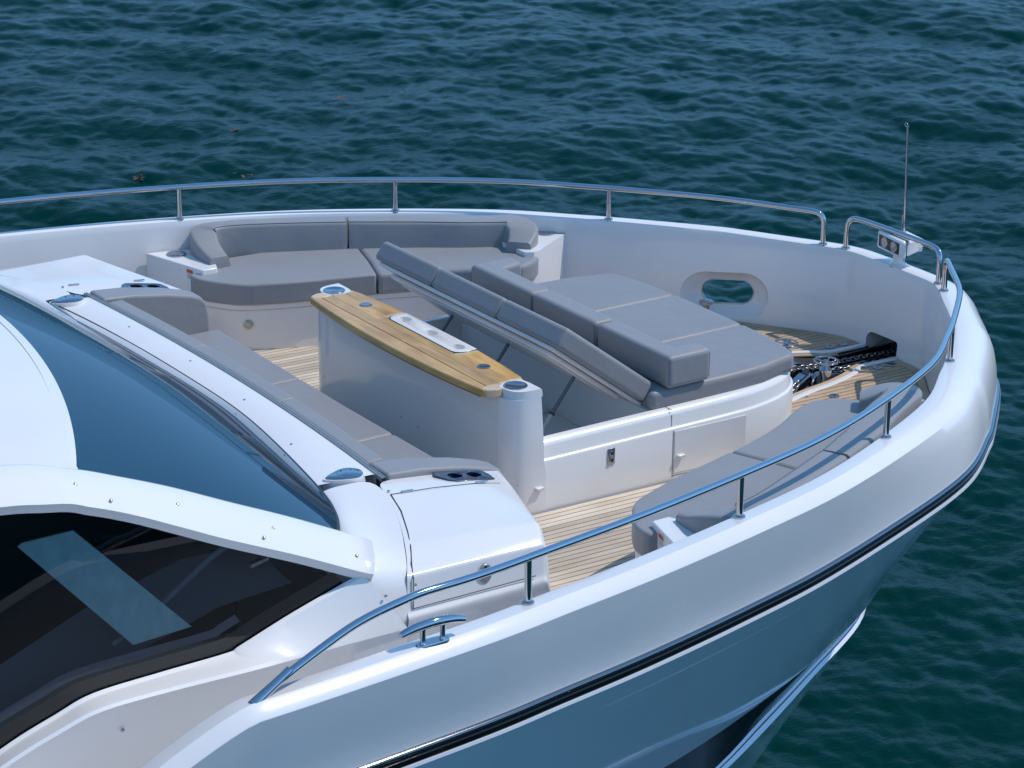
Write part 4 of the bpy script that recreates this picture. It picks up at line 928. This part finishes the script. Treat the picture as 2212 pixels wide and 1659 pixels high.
def link_ring(c, d, up, L=.030, W=.017, r=.0062):
    d = Vector(d).normalized(); up = Vector(up); up = (up-d*up.dot(d)).normalized(); pts = []
    for k in range(16):
        a = 2*math.pi*k/16; pts.append(Vector(c)+d*((L-W)*(1 if math.cos(a) > 0 else -1)+W*math.cos(a))+up*W*math.sin(a))
    v, f = tube(pts+[pts[0]], r, 7, False); return v, f
def chain(label, path):
    T = thing('anchor_chain', label, 'chain', group='anchor chains'); P = cat(path, 12); L = [0]
    for a, b in zip(P[:-1], P[1:]): L.append(L[-1]+(b-a).length)
    s = .0; k = 0
    while s < L[-1]:
        j = min(len(P)-2, max(0, int(np.searchsorted(L, s))-1)); t = (s-L[j])/(L[j+1]-L[j]); c = P[j].lerp(P[j+1], t); d = P[j+1]-P[j]
        v, f = link_ring(c, d, (0, .3, 1) if k % 2 else (0, 1, .25)); link('chain_link', v, f, M_CHAIN, T, 60); s += .044; k += 1
chain('starboard anchor chain lying in the dark channel beside the near handwheel', [(3.20, -.22, -.16), (3.38, -.17, -.09), (3.55, -.10, -.09), (3.72, -.075, -.10), (3.95, -.07, -.115), (4.60, -.07, -.125)])
chain('port anchor chain running from the windlass into the bow opening', [(3.36, .08, -.16), (3.48, .06, -.07), (3.62, .07, -.08), (3.85, .07, -.10), (4.60, .07, -.125)])
wd = thing('anchor_windlass', 'polished steel anchor windlass with dark motor housings in the bow well', 'windlass')
obox('windlass_bed', (3.50, .0, -.30), (1, 0, 0), (0, 1, 0), (0, 0, 1), .26, .24, .10, M_STEEL, wd, .02)
for sy in (-.11, .11):
    obox('motor_housing', (3.44, sy, -.13), (1, 0, .55), (0, 1, 0), (-.55, 0, 1), .11, .052, .035, M_BLACK, wd, .012, 3)
    obox('housing_plate', (3.42, sy, -.105), (1, 0, .55), (0, 1, 0), (-.55, 0, 1), .075, .036, .026, M_CHROME, wd, .006, 3)
    mtube('brake_lever', [(3.30, sy-.06, -.22), (3.40, sy-.06, -.10), (3.50, sy-.06, -.045)], .010, M_CHROME, wd, 10)
    lathe('gypsy_wheel', [(.075, -.03), (.08, -.02), (.05, -.008), (.05, .008), (.08, .02), (.075, .03)], (3.60, sy*1.35, -.13), M_CHROME, wd, 26, (0, 1, 0))
    for k in range(5): lathe('bolt', [(.010, 0), (.010, .010), (.006, .013)], (3.33+.035*k, sy+.045, -.175+.02*k), M_STEEL, wd, 6, (-.55, 0, 1))
    obox('chain_stopper', (3.80, sy*.75, -.135), (1, 0, -.12), (0, 1, 0), (.12, 0, 1), .075, .026, .022, M_CHROME, wd, .006)
    mtube('stopper_lever', [(3.80, sy*.75+.02, -.11), (3.87, sy*.75+.03, -.085), (3.93, sy*.75+.03, -.10)], .008, M_CHROME, wd, 8)
obox('swivel', (4.02, -.07, -.155), (1, 0, 0), (0, 1, 0), (0, 0, 1), .035, .018, .016, M_CHROME, wd, .01)
obox('cover_plate', (3.72, -.20, -.20), (1, .3, .5), (0, 1, 0), (-.5, 0, 1), .09, .05, .004, M_STEEL, wd, .002)
mtube('drain_pipe', [(3.12, -.36, -.26), (3.26, -.28, -.28), (3.38, -.20, -.34)], .010, M_GEL, wd, 10)
for x, y, r in ((3.10, -.33, .035), (3.30, -.31, .045)): lathe('cap', [(r, 0), (r, .05), (r*.7, .07)], (x, y, -.40), M_GEL_IN, wd, 20)
# deck plates
def deck_plate(x, y, label, r=.043, hole=False):
    T = thing('deck_plate', label, 'deck plate', group='round steel deck plates on the foredeck'); z = deckz(x)+.001
    lathe('plate', [(r, 0), (r, .007), (r*.9, .011), (r*.62, .0115), (r*.58, .009), (0, .009)], (x, y, z), M_DISC, T, 30)
    if hole: lathe('opening', [(r*.5, .0), (r*.5, .012)], (x, y, z), M_BLACK, T, 20)
    else:
        for k in (0, 1): lathe('key_hole', [(.005, 0), (.005, .0115)], (x+math.cos(1+k*3.14)*r*.4, y+math.sin(1+k*3.14)*r*.4, z), M_BLACK, T, 8)
deck_plate(4.10, .29, 'round steel deck plate on port teak, the aft one of its pair'); deck_plate(4.235, .287, 'round steel deck plate on port teak, nearest the bow wall')
deck_plate(4.10, -.29, 'round steel deck plate on starboard teak, the aft one of its pair'); deck_plate(4.235, -.287, 'round steel deck plate on starboard teak, nearest the bow wall')
deck_plate(3.985, -.245, 'small steel deck socket with a dark square hole beside the channel', .036, True)
deck_plate(3.36, -.62, 'round steel deck fitting alone on the sunlit teak by the starboard sofa', .042)
# bitt below the port window
bt = thing('mooring_bitt', 'steel mushroom shaped bitt below the oval opening in the port bulwark', 'bitt')
lathe('bitt_head', [(.030, -.07), (.026, -.02), (.034, 0), (.060, .008), (.062, .015), (.045, .019)], (3.66, 1.36, .085), M_STEEL, bt, 28, (-.1, -.1, 1)); lathe('bitt_stem', [(.05, 0), (.045, .02), (.028, .04), (.03, .1)], (3.675, 1.38, -.055), M_STEEL, bt, 24)

# ------------------------------------------------------------------ sea
def sea():
    SZ = -3.3; N = 1024; Lt = 44.0
    kx = np.fft.fftfreq(N, Lt/N)*2*np.pi; KX, KY = np.meshgrid(kx, kx, indexing='ij'); K = np.hypot(KX, KY); K[0, 0] = 1e9
    wa = math.radians(205); cosf = (KX*math.cos(wa)+KY*math.sin(wa))/K
    kp = 2*np.pi/8
    S = np.exp(-1.1*(kp/K)**2)/K**3.35*(.5+.5*cosf**2)*np.exp(-(K*.020)**2)
    A = np.sqrt(S)*(rng.normal(size=(N, N))+1j*rng.normal(size=(N, N))); A[0, 0] = 0
    h = np.real(np.fft.ifft2(A)); sx = np.real(np.fft.ifft2(1j*KX*A)); sc = .20/np.sqrt(2*(sx**2).mean())
    h *= sc; dx = np.real(np.fft.ifft2(-1j*KX/K*A))*sc; dy = np.real(np.fft.ifft2(-1j*KY/K*A))*sc
    cx, cyy = -8.99, -14.4; yaw = YAW
    th = np.concatenate([np.linspace(-math.pi, -.42, 40)[:-1], np.linspace(-.42, -.235, 40)[:-1], np.linspace(-.235, .235, 760), np.linspace(.235, .42, 40)[1:], np.linspace(.42, math.pi, 40)[1:-1]])
    rr = np.concatenate([[.5, 4, 8, 10], np.geomspace(11.5, 62, 820), np.geomspace(64, 6000, 70)])
    TH, RR = np.meshgrid(th, rr, indexing='ij'); X = cx+RR*np.cos(yaw-TH); Y = cyy+RR*np.sin(yaw-TH)
    def samp(a):
        u = (X/Lt % 1)*N; v = (Y/Lt % 1)*N; i = np.floor(u).astype(int); j = np.floor(v).astype(int); fu = u-i; fv = v-j; i %= N; j %= N; i1 = (i+1) % N; j1 = (j+1) % N
        return a[i, j]*(1-fu)*(1-fv)+a[i1, j]*fu*(1-fv)+a[i, j1]*(1-fu)*fv+a[i1, j1]*fu*fv
    fade = np.clip((95-RR)/40, 0, 1)*np.clip((np.where(np.abs(TH) > .42, 0, 1)), 0, 1)
    Z = SZ+samp(h)*fade; X2 = X+samp(dx)*fade*.7; Y2 = Y+samp(dy)*fade*.7
    co = np.stack([X2, Y2, Z], -1).reshape(-1, 3).astype(np.float32); nt_, nr = TH.shape
    i = np.arange(nt_)[:, None]; j = np.arange(nr-1)[None, :]; i2 = (i+1) % nt_
    q = np.stack([i*nr+j, i*nr+j+1, i2*nr+j+1, i2*nr+j], -1).reshape(-1, 4).astype(np.int32)
    me = bpy.data.meshes.new('sea'); me.vertices.add(len(co)); me.vertices.foreach_set('co', co.ravel()); me.loops.add(q.size); me.loops.foreach_set('vertex_index', q.ravel())
    me.polygons.add(len(q)); me.polygons.foreach_set('loop_start', np.arange(0, q.size, 4, dtype=np.int32)); me.polygons.foreach_set('use_smooth', np.ones(len(q), bool)); me.update(calc_edges=True); fa = me.attributes.new('far', 'FLOAT', 'POINT'); fa.data.foreach_set('value', (1-fade).astype(np.float32).ravel())
    m = bpy.data.materials.new('sea_water'); m.use_nodes = True; n = m.node_tree; p = n.nodes['Principled BSDF']
    p.inputs['Base Color'].default_value = (.0, .026, .0235, 1); p.inputs['Roughness'].default_value = .06; p.inputs['IOR'].default_value = 1.22; p.inputs['Specular IOR Level'].default_value = .12
    tc = n.nodes.new('ShaderNodeTexCoord'); last = None
    for sc_, d, st in ((.35, .22, (1, 1.6, 1)), (1.1, .07, (1, 1.6, 1)), (2.6, .016, (1, 1.3, 1)), (7.5, .0085, (1, 1.6, 1)), (21, .0055, (1, 1.5, 1))):
        mp = n.nodes.new('ShaderNodeMapping'); mp.inputs['Scale'].default_value = st; mp.inputs['Rotation'].default_value = (0, 0, .42)
        nz = n.nodes.new('ShaderNodeTexNoise'); nz.inputs['Scale'].default_value = sc_; nz.inputs['Detail'].default_value = 4; nz.inputs['Distortion'].default_value = .35
        n.links.new(tc.outputs['Object'], mp.inputs[0]); n.links.new(mp.outputs[0], nz.inputs['Vector']); b = n.nodes.new('ShaderNodeBump'); b.inputs['Strength'].default_value = 1; b.inputs['Distance'].default_value = d
        n.links.new(nz.outputs['Fac'], b.inputs['Height'])
        if last: n.links.new(last.outputs[0], b.inputs['Normal'])
        last = b
    gz = n.nodes.new('ShaderNodeTexNoise'); gz.inputs['Scale'].default_value = .13; gz.inputs['Detail'].default_value = 3; n.links.new(tc.outputs['Object'], gz.inputs['Vector'])
    gr = n.nodes.new('ShaderNodeMapRange'); gr.inputs['From Min'].default_value = .38; gr.inputs['From Max'].default_value = .62; gr.inputs['To Min'].default_value = .45; gr.inputs['To Max'].default_value = 1.0; n.links.new(gz.outputs['Fac'], gr.inputs['Value'])
    at_ = n.nodes.new('ShaderNodeAttribute'); at_.attribute_name = 'far'
    for b in [q for q in n.nodes if q.type == 'BUMP']:
        n.links.new((at_.outputs['Fac'] if b.inputs['Distance'].default_value > .05 else gr.outputs[0]), b.inputs['Strength'])
    n.links.new(last.outputs[0], p.inputs['Normal'])
    me.materials.append(m); o = bpy.data.objects.new('sea', me); COL.objects.link(o); o['kind'] = 'structure'; return samp
sea()
# scraps of floating weed
for i, (x, y, lab) in enumerate(((11.32, 20.58, 'largest brown scrap of weed floating on the water, right of the others'), (8.91, 19.65, 'brown scrap of floating weed left of the largest one'), (7.83, 17.36, 'brown scrap of weed floating just above the port rail'), (6.54, 18.09, 'small brown scrap of weed above the port rail, farthest left'))):
    V, F = [], []
    for k in range(7):
        a = random.uniform(0, 6.28); d = random.gauss(0, .09); c = Vector((x+d*math.cos(a)*1.3, y+d*math.sin(a)*.7, -3.25+random.uniform(-.03, .03))); u = Vector((random.gauss(0, 1), random.gauss(0, 1), random.gauss(0, .4))).normalized()*.045; w_ = u.cross(Vector((0, 0, 1))).normalized()*.02
        o = len(V); V += [c-u, c+w_, c+u+Vector((0, 0, .01)), c-w_]; F.append([o, o+1, o+2, o+3])
    tag(link('floating_weed', V, F, M_WEED, None, 0), lab, 'weed', 'scraps of floating weed')
